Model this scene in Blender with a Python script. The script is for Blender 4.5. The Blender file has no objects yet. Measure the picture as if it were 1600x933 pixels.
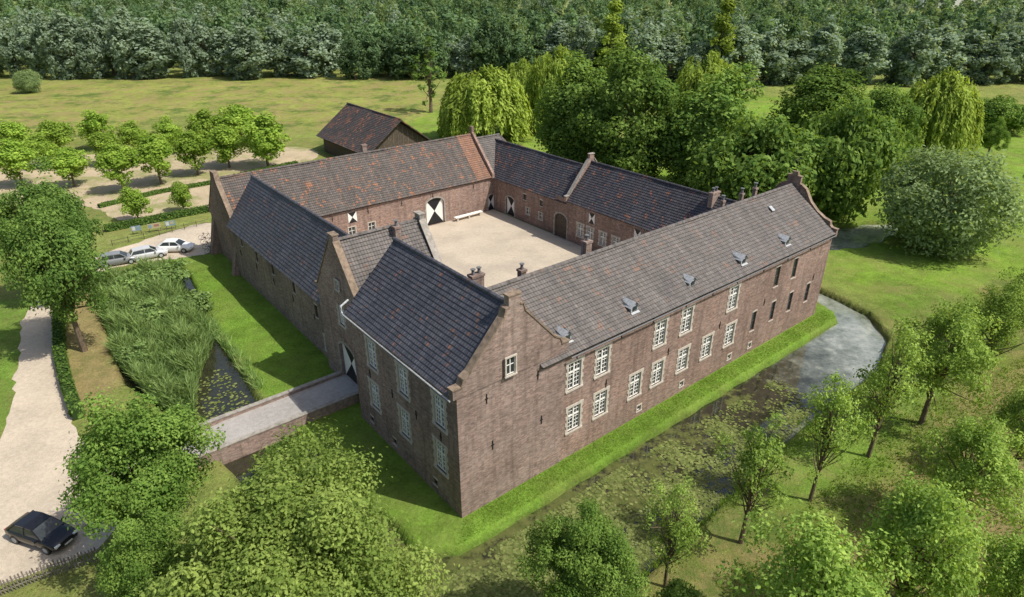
import bpy, math, random
import numpy as np
from mathutils import Vector
random.seed(5)
RNG = np.random.default_rng(11)
C = bpy.context.scene.collection
F = 1012.0; CH = 32.0; PITCH = math.radians(26.66)
cs, sn = math.cos(PITCH), math.sin(PITCH)
ANG = math.radians(39.1)
E1 = (math.cos(ANG), math.sin(ANG)); E2 = (-E1[1], E1[0])
O = (-3.28, 31.55)

def G(px, py, z=0.0):
    u = (px-800)/F; v = (py-466.5)/F
    dy = cs-v*sn; dz = -(sn+v*cs)
    t = (z-CH)/dz
    return (u*t, dy*t)
def W2(a, b): return (O[0]+a*E1[0]+b*E2[0], O[1]+a*E1[1]+b*E2[1])
def local_ray(px, py):
    u = (px-800)/F; v = (py-466.5)/F
    d = (u, cs-v*sn, -(sn+v*cs))
    o = (-O[0], -O[1])
    return ((o[0]*E1[0]+o[1]*E1[1], o[0]*E2[0]+o[1]*E2[1], CH),
            (d[0]*E1[0]+d[1]*E1[1], d[0]*E2[0]+d[1]*E2[1], d[2]))
def hitB(px, py, b):
    o, d = local_ray(px, py); t = (b-o[1])/d[1]; return o[0]+t*d[0], o[2]+t*d[2]
def hitA(px, py, a):
    o, d = local_ray(px, py); t = (a-o[0])/d[0]; return o[1]+t*d[1], o[2]+t*d[2]

# ------------------------------------------------------------------ materials
def new_mat(name):
    m = bpy.data.materials.new(name); m.use_nodes = True
    nt = m.node_tree; nt.nodes.clear()
    return m, nt
def nd(nt, t, **kw):
    n = nt.nodes.new(t)
    for k, v in kw.items(): setattr(n, k, v)
    return n
def lk(nt, a, b): nt.links.new(a, b)
def c4(c): return (c[0], c[1], c[2], 1.0)
def mixc(nt, fac, a, b, mode='MIX'):
    n = nt.nodes.new('ShaderNodeMix'); n.data_type = 'RGBA'; n.blend_type = mode
    for s, v in ((n.inputs[0], fac), (n.inputs[6], a), (n.inputs[7], b)):
        if hasattr(v, 'is_linked'): lk(nt, v, s)
        elif isinstance(v, (int, float)): s.default_value = v
        else: s.default_value = c4(v)
    return n.outputs[2]
def ramp(nt, src, lo, hi, a=0.0, b=1.0):
    n = nd(nt, 'ShaderNodeMapRange'); n.clamp = True
    lk(nt, src, n.inputs[0]); n.inputs[1].default_value = lo; n.inputs[2].default_value = hi
    n.inputs[3].default_value = a; n.inputs[4].default_value = b
    return n.outputs[0]
def noise(nt, vec, scale, detail=4.0, rough=0.6):
    n = nd(nt, 'ShaderNodeTexNoise'); n.inputs['Scale'].default_value = scale
    n.inputs['Detail'].default_value = detail; n.inputs['Roughness'].default_value = rough
    if vec is not None: lk(nt, vec, n.inputs['Vector'])
    return n.outputs[0]
def math_(nt, op, a, b=0.0):
    n = nd(nt, 'ShaderNodeMath', operation=op)
    for s, v in ((n.inputs[0], a), (n.inputs[1], b)):
        if hasattr(v, 'is_linked'): lk(nt, v, s)
        else: s.default_value = v
    return n.outputs[0]
def scale_col(nt, col, f):
    vm = nd(nt, 'ShaderNodeVectorMath', operation='SCALE')
    if hasattr(col, 'is_linked'): lk(nt, col, vm.inputs[0])
    else: vm.inputs[0].default_value = col
    lk(nt, f, vm.inputs[3]); return vm.outputs[0]
def finish(nt, col, rough=0.85, spec=0.25, bump=None, bstr=0.4, bdist=0.03, metal=0.0):
    p = nd(nt, 'ShaderNodeBsdfPrincipled'); o = nd(nt, 'ShaderNodeOutputMaterial')
    if hasattr(col, 'is_linked'): lk(nt, col, p.inputs['Base Color'])
    else: p.inputs['Base Color'].default_value = c4(col)
    if hasattr(rough, 'is_linked'): lk(nt, rough, p.inputs['Roughness'])
    else: p.inputs['Roughness'].default_value = rough
    p.inputs['Specular IOR Level'].default_value = spec; p.inputs['Metallic'].default_value = metal
    if bump is not None:
        b = nd(nt, 'ShaderNodeBump'); b.inputs['Strength'].default_value = bstr; b.inputs['Distance'].default_value = bdist
        lk(nt, bump, b.inputs['Height']); lk(nt, b.outputs[0], p.inputs['Normal'])
    lk(nt, p.outputs[0], o.inputs[0]); return p
def plain(name, col, rough=0.8, spec=0.25, var=0.15, scale=6.0, metal=0.0):
    m, nt = new_mat(name)
    tc = nd(nt, 'ShaderNodeTexCoord')
    f = ramp(nt, noise(nt, tc.outputs['Object'], scale), 0.3, 0.7, 1-var, 1+var)
    finish(nt, scale_col(nt, col, f), rough, spec, metal=metal); return m
def brick_mat(name, c1, c2, mortar, stain=(0.07, 0.057, 0.05), pale=(0.37, 0.31, 0.27), pale_amt=0.25):
    m, nt = new_mat(name)
    uv = nd(nt, 'ShaderNodeTexCoord'); ob = uv.outputs['Object']
    br = nd(nt, 'ShaderNodeTexBrick'); lk(nt, uv.outputs['UV'], br.inputs['Vector'])
    br.inputs['Scale'].default_value = 1; br.inputs['Brick Width'].default_value = .24; br.inputs['Row Height'].default_value = .08
    br.inputs['Mortar Size'].default_value = .009; br.inputs['Mortar Smooth'].default_value = 0.3; br.inputs['Bias'].default_value = -0.1
    br.inputs['Color1'].default_value = c4(c1); br.inputs['Color2'].default_value = c4(c2); br.inputs['Mortar'].default_value = c4(mortar)
    n0 = noise(nt, ob, 0.16, 5, 0.6); n1 = noise(nt, ob, 0.6, 6, 0.7); n2 = noise(nt, ob, 2.2, 6, 0.75); n3 = noise(nt, ob, 7, 5, 0.75)
    sep = nd(nt, 'ShaderNodeSeparateXYZ'); lk(nt, uv.outputs['UV'], sep.inputs[0])
    cmb = nd(nt, 'ShaderNodeCombineXYZ'); lk(nt, math_(nt, 'FLOOR', math_(nt, 'DIVIDE', sep.outputs[0], 0.24)), cmb.inputs[0]); lk(nt, math_(nt, 'FLOOR', math_(nt, 'DIVIDE', sep.outputs[1], 0.08)), cmb.inputs[1])
    wn = nd(nt, 'ShaderNodeTexWhiteNoise', noise_dimensions='2D'); lk(nt, cmb.outputs[0], wn.inputs['Vector'])
    col = scale_col(nt, br.outputs[0], ramp(nt, wn.outputs[0], 0, 1, 0.72, 1.28))
    col = mixc(nt, ramp(nt, n1, 0.46, 0.72, 0, pale_amt*1.25), col, pale)
    col = mixc(nt, ramp(nt, n2, 0.5, 0.75, 0, 0.5), col, stain)
    col = mixc(nt, ramp(nt, n3, 0.55, 0.75, 0, 0.4), col, pale)
    mp = nd(nt, 'ShaderNodeMapping'); mp.inputs['Scale'].default_value = (1.5, 0.1, 1); lk(nt, uv.outputs['UV'], mp.inputs[0])
    n4 = noise(nt, mp.outputs[0], 1.3, 6, 0.65)
    col = mixc(nt, ramp(nt, n4, 0.5, 0.7, 0, 0.5), col, stain)
    mp2 = nd(nt, 'ShaderNodeMapping'); mp2.inputs['Scale'].default_value = (0.25, 2.5, 1); lk(nt, uv.outputs['UV'], mp2.inputs[0])
    col = scale_col(nt, col, math_(nt, 'MULTIPLY', ramp(nt, noise(nt, mp2.outputs[0], 1.5, 4, 0.7), 0.3, 0.7, 0.86, 1.14), ramp(nt, n0, 0.3, 0.7, 0.76, 1.22)))
    finish(nt, col, 0.92, 0.12, bump=math_(nt, 'ADD', math_(nt, 'MULTIPLY', br.outputs[1], -1.0), n3), bstr=0.3, bdist=0.02); return m
def tile_mat(name, c1, c2, odd, odd_amt, patch, patch_lo=0.55, patch_amt=0.6, rough=0.62, spec=0.35, tw=0.25, th=0.33):
    m, nt = new_mat(name)
    uv = nd(nt, 'ShaderNodeTexCoord')
    sep = nd(nt, 'ShaderNodeSeparateXYZ'); lk(nt, uv.outputs['UV'], sep.inputs[0])
    iu = math_(nt, 'FLOOR', math_(nt, 'DIVIDE', sep.outputs[0], tw)); iv = math_(nt, 'FLOOR', math_(nt, 'DIVIDE', sep.outputs[1], th))
    cmb = nd(nt, 'ShaderNodeCombineXYZ'); lk(nt, iu, cmb.inputs[0]); lk(nt, iv, cmb.inputs[1])
    wn = nd(nt, 'ShaderNodeTexWhiteNoise', noise_dimensions='2D'); lk(nt, cmb.outputs[0], wn.inputs['Vector'])
    col = mixc(nt, wn.outputs[0], c1, c2)
    big = noise(nt, uv.outputs['Object'], 0.33, 7, 0.72); med = noise(nt, uv.outputs['Object'], 0.8, 6, 0.72); fin = noise(nt, uv.outputs['Object'], 7, 3, 0.6)
    col = mixc(nt, ramp(nt, big, patch_lo, patch_lo+0.1, 0, patch_amt), col, patch)
    wsep = nd(nt, 'ShaderNodeSeparateColor'); lk(nt, wn.outputs[1], wsep.inputs[0])
    thr = math_(nt, 'ADD', wsep.outputs[1], ramp(nt, med, 0.4, 0.66, -0.7, 0.5))
    col = mixc(nt, math_(nt, 'MULTIPLY', ramp(nt, thr, 1.0-odd_amt, 1.02-odd_amt), 0.85), col, odd)
    col = mixc(nt, ramp(nt, fin, 0.35, 0.7, 0.0, 0.5), col, (c1[0]*0.55, c1[1]*0.55, c1[2]*0.55))
    mp = nd(nt, 'ShaderNodeMapping'); mp.inputs['Scale'].default_value = (1.2, 0.12, 1); lk(nt, uv.outputs['UV'], mp.inputs[0])
    st = ramp(nt, noise(nt, mp.outputs[0], 1.2, 5, 0.65), 0.3, 0.7, 0.75, 1.25)
    fu = math_(nt, 'FRACT', math_(nt, 'DIVIDE', sep.outputs[0], tw)); fv = math_(nt, 'FRACT', math_(nt, 'DIVIDE', sep.outputs[1], th))
    su = math_(nt, 'SINE', math_(nt, 'MULTIPLY', fu, math.pi))
    line = math_(nt, 'MULTIPLY', math_(nt, 'MULTIPLY', ramp(nt, fv, 0.0, 0.14, 0.45, 1.0), ramp(nt, su, 0.0, 0.5, 0.6, 1.0)), st)
    hgt = math_(nt, 'ADD', su, math_(nt, 'MULTIPLY', fv, -0.6))
    finish(nt, scale_col(nt, col, line), rough, spec, bump=hgt, bstr=0.55, bdist=0.05); return m
def leaf_mat(name, ca, cb, trans=0.4, vr=0.28):
    m, nt = new_mat(name)
    at = nd(nt, 'ShaderNodeAttribute', attribute_name='cv')
    sp = nd(nt, 'ShaderNodeSeparateColor'); lk(nt, at.outputs['Color'], sp.inputs[0])
    oi = nd(nt, 'ShaderNodeObjectInfo')
    col = mixc(nt, sp.outputs[0], ca, cb)
    k = math_(nt, 'MULTIPLY', ramp(nt, sp.outputs[1], 0, 1, 1-vr, 1+vr), ramp(nt, oi.outputs['Random'], 0, 1, 0.84, 1.16))
    vm = scale_col(nt, col, k)
    d = nd(nt, 'ShaderNodeBsdfDiffuse'); t = nd(nt, 'ShaderNodeBsdfTranslucent'); mx = nd(nt, 'ShaderNodeMixShader'); mx.inputs[0].default_value = trans
    lk(nt, vm, d.inputs[0])
    tv = mixc(nt, 1.0, vm, (1.3, 1.2, 0.6), 'MULTIPLY'); lk(nt, tv, t.inputs[0])
    lk(nt, d.outputs[0], mx.inputs[1]); lk(nt, t.outputs[0], mx.inputs[2])
    o = nd(nt, 'ShaderNodeOutputMaterial'); lk(nt, mx.outputs[0], o.inputs[0]); return m
def ground_mat():
    m, nt = new_mat('grassland')
    at = nd(nt, 'ShaderNodeAttribute', attribute_name='gcol'); tc = nd(nt, 'ShaderNodeTexCoord'); v = tc.outputs['Object']
    n1 = noise(nt, v, 0.06, 6, 0.65); n2 = noise(nt, v, 0.6, 6, 0.7); n3 = noise(nt, v, 4, 5, 0.75)
    f = math_(nt, 'MULTIPLY', math_(nt, 'MULTIPLY', ramp(nt, n1, 0.3, 0.7, 0.78, 1.22), ramp(nt, n2, 0.3, 0.7, 0.7, 1.3)), ramp(nt, n3, 0.3, 0.7, 0.7, 1.3))
    vm = scale_col(nt, at.outputs['Color'], f)
    dry = nd(nt, 'ShaderNodeAttribute', attribute_name='gdry')
    col = mixc(nt, math_(nt, 'MULTIPLY', ramp(nt, noise(nt, v, 0.17, 9, 0.78), 0.45, 0.6, 0, 1), dry.outputs['Fac']), vm, (0.28, 0.22, 0.1))
    col = mixc(nt, math_(nt, 'MULTIPLY', ramp(nt, noise(nt, v, 0.1, 9, 0.8), 0.5, 0.6, 0, .9), dry.outputs['Fac']), col, (0.085, 0.14, 0.03))
    finish(nt, col, 1.0, 0.05, bump=math_(nt, 'ADD', n3, n2), bstr=0.8, bdist=0.25); return m
def gravel_mat(name, col, var=0.14, tint=(0.3, 0.28, 0.14), tint_lo=0.6, tint_amt=0.4):
    m, nt = new_mat(name); tc = nd(nt, 'ShaderNodeTexCoord'); v = tc.outputs['Object']
    n1 = noise(nt, v, 0.25, 6, 0.65); n2 = noise(nt, v, 3, 5, 0.7); n3 = noise(nt, v, 20, 2, 0.6)
    f = math_(nt, 'MULTIPLY', math_(nt, 'MULTIPLY', ramp(nt, n1, 0.3, 0.7, 1-var, 1+var), ramp(nt, n2, 0.3, 0.7, 1-var, 1+var)), ramp(nt, n3, 0.3, 0.7, 0.85, 1.15))
    c = mixc(nt, ramp(nt, noise(nt, v, 0.13, 7, 0.7), tint_lo, tint_lo+0.1, 0, tint_amt), scale_col(nt, col, f), tint)
    finish(nt, c, 0.95, 0.1, bump=n3, bstr=0.4, bdist=0.03); return m
def water_mat():
    m, nt = new_mat('moat_water'); tc = nd(nt, 'ShaderNodeTexCoord'); v = tc.outputs['Object']
    sp = nd(nt, 'ShaderNodeSeparateXYZ'); lk(nt, v, sp.inputs[0])
    n1 = noise(nt, v, 0.3, 8, 0.72); n2 = noise(nt, v, 1.6, 6, 0.7)
    grad = math_(nt, 'ADD', ramp(nt, sp.outputs[1], 22, 52, 0.13, -0.04), ramp(nt, sp.outputs[0], -14, -6, -0.12, 0))
    mask = ramp(nt, math_(nt, 'ADD', math_(nt, 'ADD', math_(nt, 'MULTIPLY', n1, 0.55), math_(nt, 'MULTIPLY', n2, 0.45)), grad), 0.5, 0.57, 0, 0.75)
    p = nd(nt, 'ShaderNodeBsdfPrincipled')
    c = mixc(nt, ramp(nt, n2, 0.35, 0.65), (0.018, 0.02, 0.012), (0.036, 0.034, 0.019)); lk(nt, c, p.inputs['Base Color'])
    p.inputs['Roughness'].default_value = 0.03; p.inputs['IOR'].default_value = 1.7
    bp = nd(nt, 'ShaderNodeBump'); bp.inputs['Strength'].default_value = 0.03; bp.inputs['Distance'].default_value = 0.05
    lk(nt, noise(nt, v, 2.5, 3, 0.5), bp.inputs['Height']); lk(nt, bp.outputs[0], p.inputs['Normal'])
    d = nd(nt, 'ShaderNodeBsdfDiffuse'); lk(nt, mixc(nt, ramp(nt, n2, 0.3, 0.7), (0.065, 0.085, 0.02), (0.15, 0.16, 0.055)), d.inputs[0])
    mx = nd(nt, 'ShaderNodeMixShader'); lk(nt, mask, mx.inputs[0]); lk(nt, p.outputs[0], mx.inputs[1]); lk(nt, d.outputs[0], mx.inputs[2])
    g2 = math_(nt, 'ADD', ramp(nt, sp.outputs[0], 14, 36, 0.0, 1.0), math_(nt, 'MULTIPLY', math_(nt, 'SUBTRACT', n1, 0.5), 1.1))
    sky_sheen = nd(nt, 'ShaderNodeBsdfPrincipled'); lk(nt, mixc(nt, ramp(nt, math_(nt, 'ADD', math_(nt, 'MULTIPLY', n1, .6), math_(nt, 'MULTIPLY', n2, .4)), 0.4, 0.6), (0.16, 0.19, 0.13), (0.42, 0.44, 0.4)), sky_sheen.inputs['Base Color']); sky_sheen.inputs['Roughness'].default_value = 0.07; sky_sheen.inputs['IOR'].default_value = 2.0  # bright sky reflection painted as a pale glossy layer, growing toward the right
    mx2 = nd(nt, 'ShaderNodeMixShader'); lk(nt, ramp(nt, g2, 0.4, 0.95, 0, 0.72), mx2.inputs[0]); lk(nt, mx.outputs[0], mx2.inputs[1]); lk(nt, sky_sheen.outputs[0], mx2.inputs[2])
    o = nd(nt, 'ShaderNodeOutputMaterial'); lk(nt, mx2.outputs[0], o.inputs[0]); return m

M = {}
M['brick'] = brick_mat('red_brown_brick', (0.285, 0.175, 0.137), (0.2, 0.131, 0.109), (0.33, 0.28, 0.24))
M['brick_grey'] = brick_mat('grey_brown_brick', (0.285, 0.188, 0.153), (0.21, 0.15, 0.13), (0.33, 0.29, 0.26), pale_amt=0.35)
M['slate'] = tile_mat('dark_glazed_tiles', (0.055, 0.056, 0.07), (0.1, 0.098, 0.115), (0.22, 0.1, 0.06), 0.03, (0.085, 0.08, 0.088), rough=0.5, spec=0.45)
M['slate2'] = tile_mat('dark_tiles_with_orange', (0.055, 0.055, 0.066), (0.1, 0.092, 0.1), (0.3, 0.125, 0.07), 0.14, (0.1, 0.085, 0.08), rough=0.55)
M['brown'] = tile_mat('grey_brown_tiles', (0.122, 0.11, 0.103), (0.178, 0.158, 0.146), (0.23, 0.14, 0.1), 0.03, (0.105, 0.098, 0.095), rough=0.72)
M['rust'] = tile_mat('weathered_rust_tiles', (0.098, 0.087, 0.081), (0.152, 0.128, 0.113), (0.37, 0.16, 0.08), 0.17, (0.22, 0.125, 0.083), patch_lo=0.55, patch_amt=0.55, rough=0.8)
M['orange'] = tile_mat('orange_tiles', (0.25, 0.135, 0.09), (0.32, 0.175, 0.115), (0.17, 0.12, 0.1), 0.3, (0.18, 0.125, 0.1), patch_lo=0.5, rough=0.8)
M['barn'] = tile_mat('mossy_barn_tiles', (0.06, 0.054, 0.055), (0.105, 0.088, 0.083), (0.38, 0.15, 0.078), 0.2, (0.3, 0.125, 0.07), patch_lo=0.54, patch_amt=0.75, rough=0.8)
M['coping'] = plain('coping_stone', (0.22, 0.165, 0.12), var=0.4, scale=3)
M['stone'] = plain('pale_stone', (0.47, 0.43, 0.37), var=0.2, scale=4)
M['greystone'] = plain('weathered_grey_stone', (0.3, 0.275, 0.24), var=0.3, scale=3)
M['white'] = plain('white_paint', (0.77, 0.755, 0.71), 0.5, var=0.05)
M['black'] = plain('black_paint', (0.02, 0.02, 0.022), 0.45)
M['glass'] = plain('window_glass', (0.036, 0.043, 0.046), 0.08, 0.5, var=0.5, scale=1.5)
M['glass_pale'] = plain('sky_tinted_glass', (0.16, 0.195, 0.24), 0.12, 0.5, var=0.5, scale=1.2)  # pale panes with the blue of reflected sky put into the base colour
M['wood'] = plain('weathered_wood', (0.10, 0.08, 0.062), 0.9, 0.1, var=0.35, scale=5)
M['greywood'] = plain('grey_fence_wood', (0.2, 0.175, 0.15), 0.9, 0.1, var=0.35, scale=5)
M['iron'] = plain('black_iron', (0.02, 0.018, 0.018), 0.6)
M['zinc'] = plain('zinc_sheet', (0.36, 0.375, 0.39), 0.5, 0.4, var=0.25)
M['lead'] = plain('lead_gutter', (0.14, 0.14, 0.145), 0.6)
M['bark'] = plain('tree_bark', (0.15, 0.115, 0.08), 0.95, 0.1, var=0.4, scale=4)
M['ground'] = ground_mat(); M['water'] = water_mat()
M['path'] = gravel_mat('sandy_gravel', (0.47, 0.40, 0.31))
M['sand'] = gravel_mat('sandy_soil', (0.42, 0.34, 0.23), tint=(0.2, 0.22, 0.07), tint_lo=0.48, tint_amt=0.75)
M['court'] = gravel_mat('courtyard_cobbles', (0.46, 0.395, 0.31), 0.1, tint=(0.35, 0.3, 0.24), tint_lo=0.5, tint_amt=0.6)
M['deck'] = gravel_mat('bridge_setts', (0.36, 0.34, 0.32), 0.15)
L = {}
L['ash'] = leaf_mat('ash_leaves', (0.095, 0.195, 0.036), (0.255, 0.37, 0.085))
L['yellow'] = leaf_mat('yellow_green_leaves', (0.165, 0.265, 0.048), (0.38, 0.475, 0.13))
L['young'] = leaf_mat('young_leaves', (0.165, 0.285, 0.05), (0.36, 0.48, 0.12))
L['oak'] = leaf_mat('oak_leaves', (0.095, 0.19, 0.045), (0.23, 0.34, 0.085))
L['plane'] = leaf_mat('plane_leaves', (0.16, 0.29, 0.038), (0.35, 0.48, 0.09))
L['alder'] = leaf_mat('alder_leaves', (0.1, 0.195, 0.042), (0.25, 0.36, 0.088))
L['willow'] = leaf_mat('willow_leaves', (0.19, 0.28, 0.045), (0.37, 0.46, 0.1))
L['silver'] = leaf_mat('silver_willow_leaves', (0.18, 0.27, 0.105), (0.36, 0.46, 0.22))
L['belt'] = leaf_mat('belt_willow_leaves', (0.165, 0.24, 0.16), (0.34, 0.43, 0.31), vr=.2)
L['forest'] = leaf_mat('hazed_forest_leaves', (0.07, 0.13, 0.064), (0.17, 0.255, 0.12), vr=.2)  # far woodland greens cooled and greyed: distance haze put into the leaf colours
L['forest_light'] = leaf_mat('hazed_light_forest_leaves', (0.115, 0.185, 0.078), (0.25, 0.33, 0.15), vr=.2)
L['forest_silver'] = leaf_mat('hazed_silvery_forest_leaves', (0.14, 0.205, 0.14), (0.26, 0.335, 0.24), vr=.2)
L['reed'] = leaf_mat('reed_blades', (0.14, 0.245, 0.07), (0.33, 0.45, 0.165))
L['grass'] = leaf_mat('grass_blades', (0.12, 0.22, 0.024), (0.22, 0.33, 0.06))
L['hedge'] = leaf_mat('hedge_leaves', (0.07, 0.14, 0.03), (0.17, 0.27, 0.06))
L['lily'] = leaf_mat('lily_pads', (0.085, 0.115, 0.03), (0.19, 0.21, 0.075), 0.0)

# ------------------------------------------------------------------ mesh builder
class MB:
    def __init__(s): s.v = []; s.f = []; s.uv = []; s.mi = []
    def face(s, pts, mi=0, uv=None):
        i = len(s.v); s.v += [tuple(p) for p in pts]; s.f.append(tuple(range(i, i+len(pts)))); s.mi.append(mi)
        if uv is None:
            n = Vector((0, 0, 0)); P = [Vector(p) for p in pts]
            for k in range(len(P)): n += P[k].cross(P[(k+1) % len(P)])
            n = n.normalized() if n.length > 0 else Vector((0, 0, 1))
            t = Vector((0, 0, 1)).cross(n)
            t = t.normalized() if t.length > 0.05 else Vector((1, 0, 0))
            w = n.cross(t)
            uv = [(p.dot(t), p.dot(w)) for p in P]
        s.uv.append(uv)
    def box(s, x0, x1, y0, y1, z0, z1, mi=0):
        p = [(x0,y0,z0),(x1,y0,z0),(x1,y1,z0),(x0,y1,z0),(x0,y0,z1),(x1,y0,z1),(x1,y1,z1),(x0,y1,z1)]
        for q in ((0,3,2,1),(4,5,6,7),(0,1,5,4),(1,2,6,5),(2,3,7,6),(3,0,4,7)): s.face([p[k] for k in q], mi)
    def tube(s, pts, r, n=8, mi=0, cap=True):
        rings = []
        for k, p in enumerate(pts):
            p = Vector(p); a = Vector(pts[max(k-1, 0)]); b = Vector(pts[min(k+1, len(pts)-1)])
            d = (b-a).normalized(); u = d.orthogonal().normalized() if abs(d.z) < 0.95 else Vector((1, 0, 0)); u = (u-d*u.dot(d)).normalized(); w = d.cross(u)
            rr = r[k] if isinstance(r, (list, tuple)) else r
            rings.append([p+(u*math.cos(2*math.pi*j/n)+w*math.sin(2*math.pi*j/n))*rr for j in range(n)])
        for k in range(len(rings)-1):
            for j in range(n): s.face([rings[k][j], rings[k][(j+1) % n], rings[k+1][(j+1) % n], rings[k+1][j]], mi)
        if cap: s.face(rings[0][::-1], mi); s.face(rings[-1], mi)
    def build(s, name, mats, parent=None, smooth=False):
        me = bpy.data.meshes.new(name); me.from_pydata(s.v, [], s.f)
        ul = me.uv_layers.new(name='UVMap'); flat = [c for fu in s.uv for p in fu for c in p]; ul.data.foreach_set('uv', flat)
        if not isinstance(mats, (list, tuple)): mats = [mats]
        for m in mats: me.materials.append(m)
        me.polygons.foreach_set('material_index', s.mi)
        if smooth:
            me.polygons.foreach_set('use_smooth', [True]*len(s.f))
        me.update()
        o = bpy.data.objects.new(name, me); C.objects.link(o); o.parent = parent
        return o
def tag(o, label=None, cat=None, group=None, kind=None):
    if label: o['label'] = label
    if cat: o['category'] = cat
    if group: o['group'] = group
    if kind: o['kind'] = kind
    return o
def empty(name, loc, rz=0.0):
    o = bpy.data.objects.new(name, None); o.location = loc; o.rotation_euler = (0, 0, rz); o.empty_display_size = 0.3; C.objects.link(o); return o
def copy_tree(o, parent=None):
    c = o.copy(); C.objects.link(c); c.parent = parent
    for ch in list(o.children): copy_tree(ch, c)
    return c
def weld(o):
    import bmesh
    bm = bmesh.new(); bm.from_mesh(o.data); bmesh.ops.remove_doubles(bm, verts=bm.verts, dist=0.0005); bm.to_mesh(o.data); bm.free()

# ------------------------------------------------------------------ leaf meshes
def quads_mesh(name, V, cv, mat):
    n = len(V)//4
    me = bpy.data.meshes.new(name)
    me.vertices.add(4*n); me.vertices.foreach_set('co', V.astype(np.float32).ravel())
    me.loops.add(4*n); me.loops.foreach_set('vertex_index', np.arange(4*n, dtype=np.int32))
    me.polygons.add(n); me.polygons.foreach_set('loop_start', np.arange(0, 4*n, 4, dtype=np.int32))
    me.update(calc_edges=True)
    at = me.color_attributes.new('cv', 'FLOAT_COLOR', 'POINT')
    col = np.ones((4*n, 4), np.float32); col[:, :2] = np.repeat(cv, 4, axis=0); at.data.foreach_set('color', col.ravel())
    me.materials.append(mat); return me
def unit(a): return a/np.maximum(np.linalg.norm(a, axis=1, keepdims=True), 1e-6)
def leaf_verts(P, N, size, T=None, asp=0.58):
    n = len(P)
    if T is None: T = RNG.normal(size=(n, 3))
    T = unit(T-N*np.sum(T*N, 1, keepdims=True)); B = np.cross(N, T)
    s = size[:, None]
    V = np.stack([P-T*s, P+B*s*asp, P+T*s, P-B*s*asp], 1)
    return V.reshape(-1, 3)
def crown_points(W, H, z0, n, nc, cmin=0.2, cmax=0.36, shape=0.25, lump=0.18, inner=0.35, loose=0.25, flat=0.75, nup=0.4):
    rx = W/2; rz = (H-z0)/2
    d = unit(RNG.normal(size=(nc, 3))); r = RNG.uniform(inner, 1, nc)**0.6
    ph = RNG.uniform(0, 6.28, 4); th = np.arctan2(d[:, 1], d[:, 0])
    lm = 1+lump*np.sin(2*th+ph[0])*np.cos(1.7*d[:, 2]+ph[1])+lump*np.sin(3*th+ph[2]+2*d[:, 2])
    c = d*r[:, None]*lm[:, None]*np.array([rx*0.8, rx*0.8, rz*0.82]); c[:, :2] *= (1-shape*np.maximum(0, d[:, 2:3]))
    cr = rx*RNG.uniform(cmin, cmax, nc)
    ck = RNG.uniform(0, 1, nc)
    w = cr**2; idx = RNG.choice(nc, n, p=w/w.sum())
    e = RNG.normal(size=(n, 3)); e[:, 2] += 0.3; e = unit(e)
    rad = cr[idx]*(0.35+0.75*np.sqrt(RNG.uniform(0, 1, n)))
    far = RNG.uniform(0, 1, n) < loose; rad = np.where(far, rad*RNG.uniform(0.9, 1.7, n), rad)
    P = c[idx]+e*rad[:, None]*np.array([1, 1, flat])
    out = P/np.array([rx, rx, rz])
    N = unit(e*0.5+out*0.45+RNG.normal(size=(n, 3))*0.5+np.array([0, 0, nup]))
    cv = np.stack([0.45*ck[idx]+0.55*RNG.uniform(0, 1, n), 0.4*ck[idx]+0.6*RNG.uniform(0, 1, n)], 1)
    sx = rx/np.percentile(np.hypot(P[:, 0], P[:, 1]), 99); lo, hi = np.percentile(P[:, 2], (0.7, 99.6)); sz = (H-z0)/(hi-lo)
    P[:, :2] *= sx; P[:, 2] = (P[:, 2]-lo)*sz+z0
    c[:, :2] *= sx; c[:, 2] = (c[:, 2]-lo)*sz+z0
    P[:, 2] = np.maximum(P[:, 2], 0.3)
    return P, N, cv, c
def trunk_mesh(H, z0, r, centers, nl, seed, lean=0.3):
    rd = random.Random(seed); mb = MB()
    zt = z0+(H-z0)*0.62
    pts = [(rd.uniform(-1, 1)*lean*k/4, rd.uniform(-1, 1)*lean*k/4, zt*k/4) for k in range(5)]; pts[0] = (0, 0, -0.25)
    mb.tube(pts, [r*1.35, r, r*0.82, r*0.6, r*0.25], 8)
    for c in centers[:nl]:
        k = rd.uniform(0.35, 0.85)*4; i = min(int(k), 3); f = k-i
        s = Vector(pts[i]).lerp(Vector(pts[i+1]), f); e = Vector(c)
        if e.z < s.z: s = Vector(pts[1]).lerp(Vector(pts[2]), rd.random())
        m = s.lerp(e, 0.5)+Vector((0, 0, -0.06*(e-s).length+rd.uniform(0, .3)))
        mb.tube([s, m, e], [r*0.42, r*0.25, r*0.06], 5, cap=False)
    o = mb.build('trunk', M['bark'], smooth=True); me = o.data; bpy.data.objects.remove(o); return me
PROTO = {}
def proto(kind, W, H, z0, n, leaf, nc, mat, tr, nl=14, variants=2, asp=0.58, **kw):
    out = []
    for v in range(variants):
        P, N, cv, c = crown_points(W, H, z0, n, nc, **kw)
        V = leaf_verts(P, N, leaf*RNG.uniform(0.6, 1.35, n), asp=asp)
        cm = quads_mesh('crown_'+kind, V, cv, L[mat])
        out.append((trunk_mesh(H, z0, tr, c[RNG.permutation(len(c))], nl, v+len(PROTO)*7), cm))
    PROTO[kind] = (W, H, out)
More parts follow.
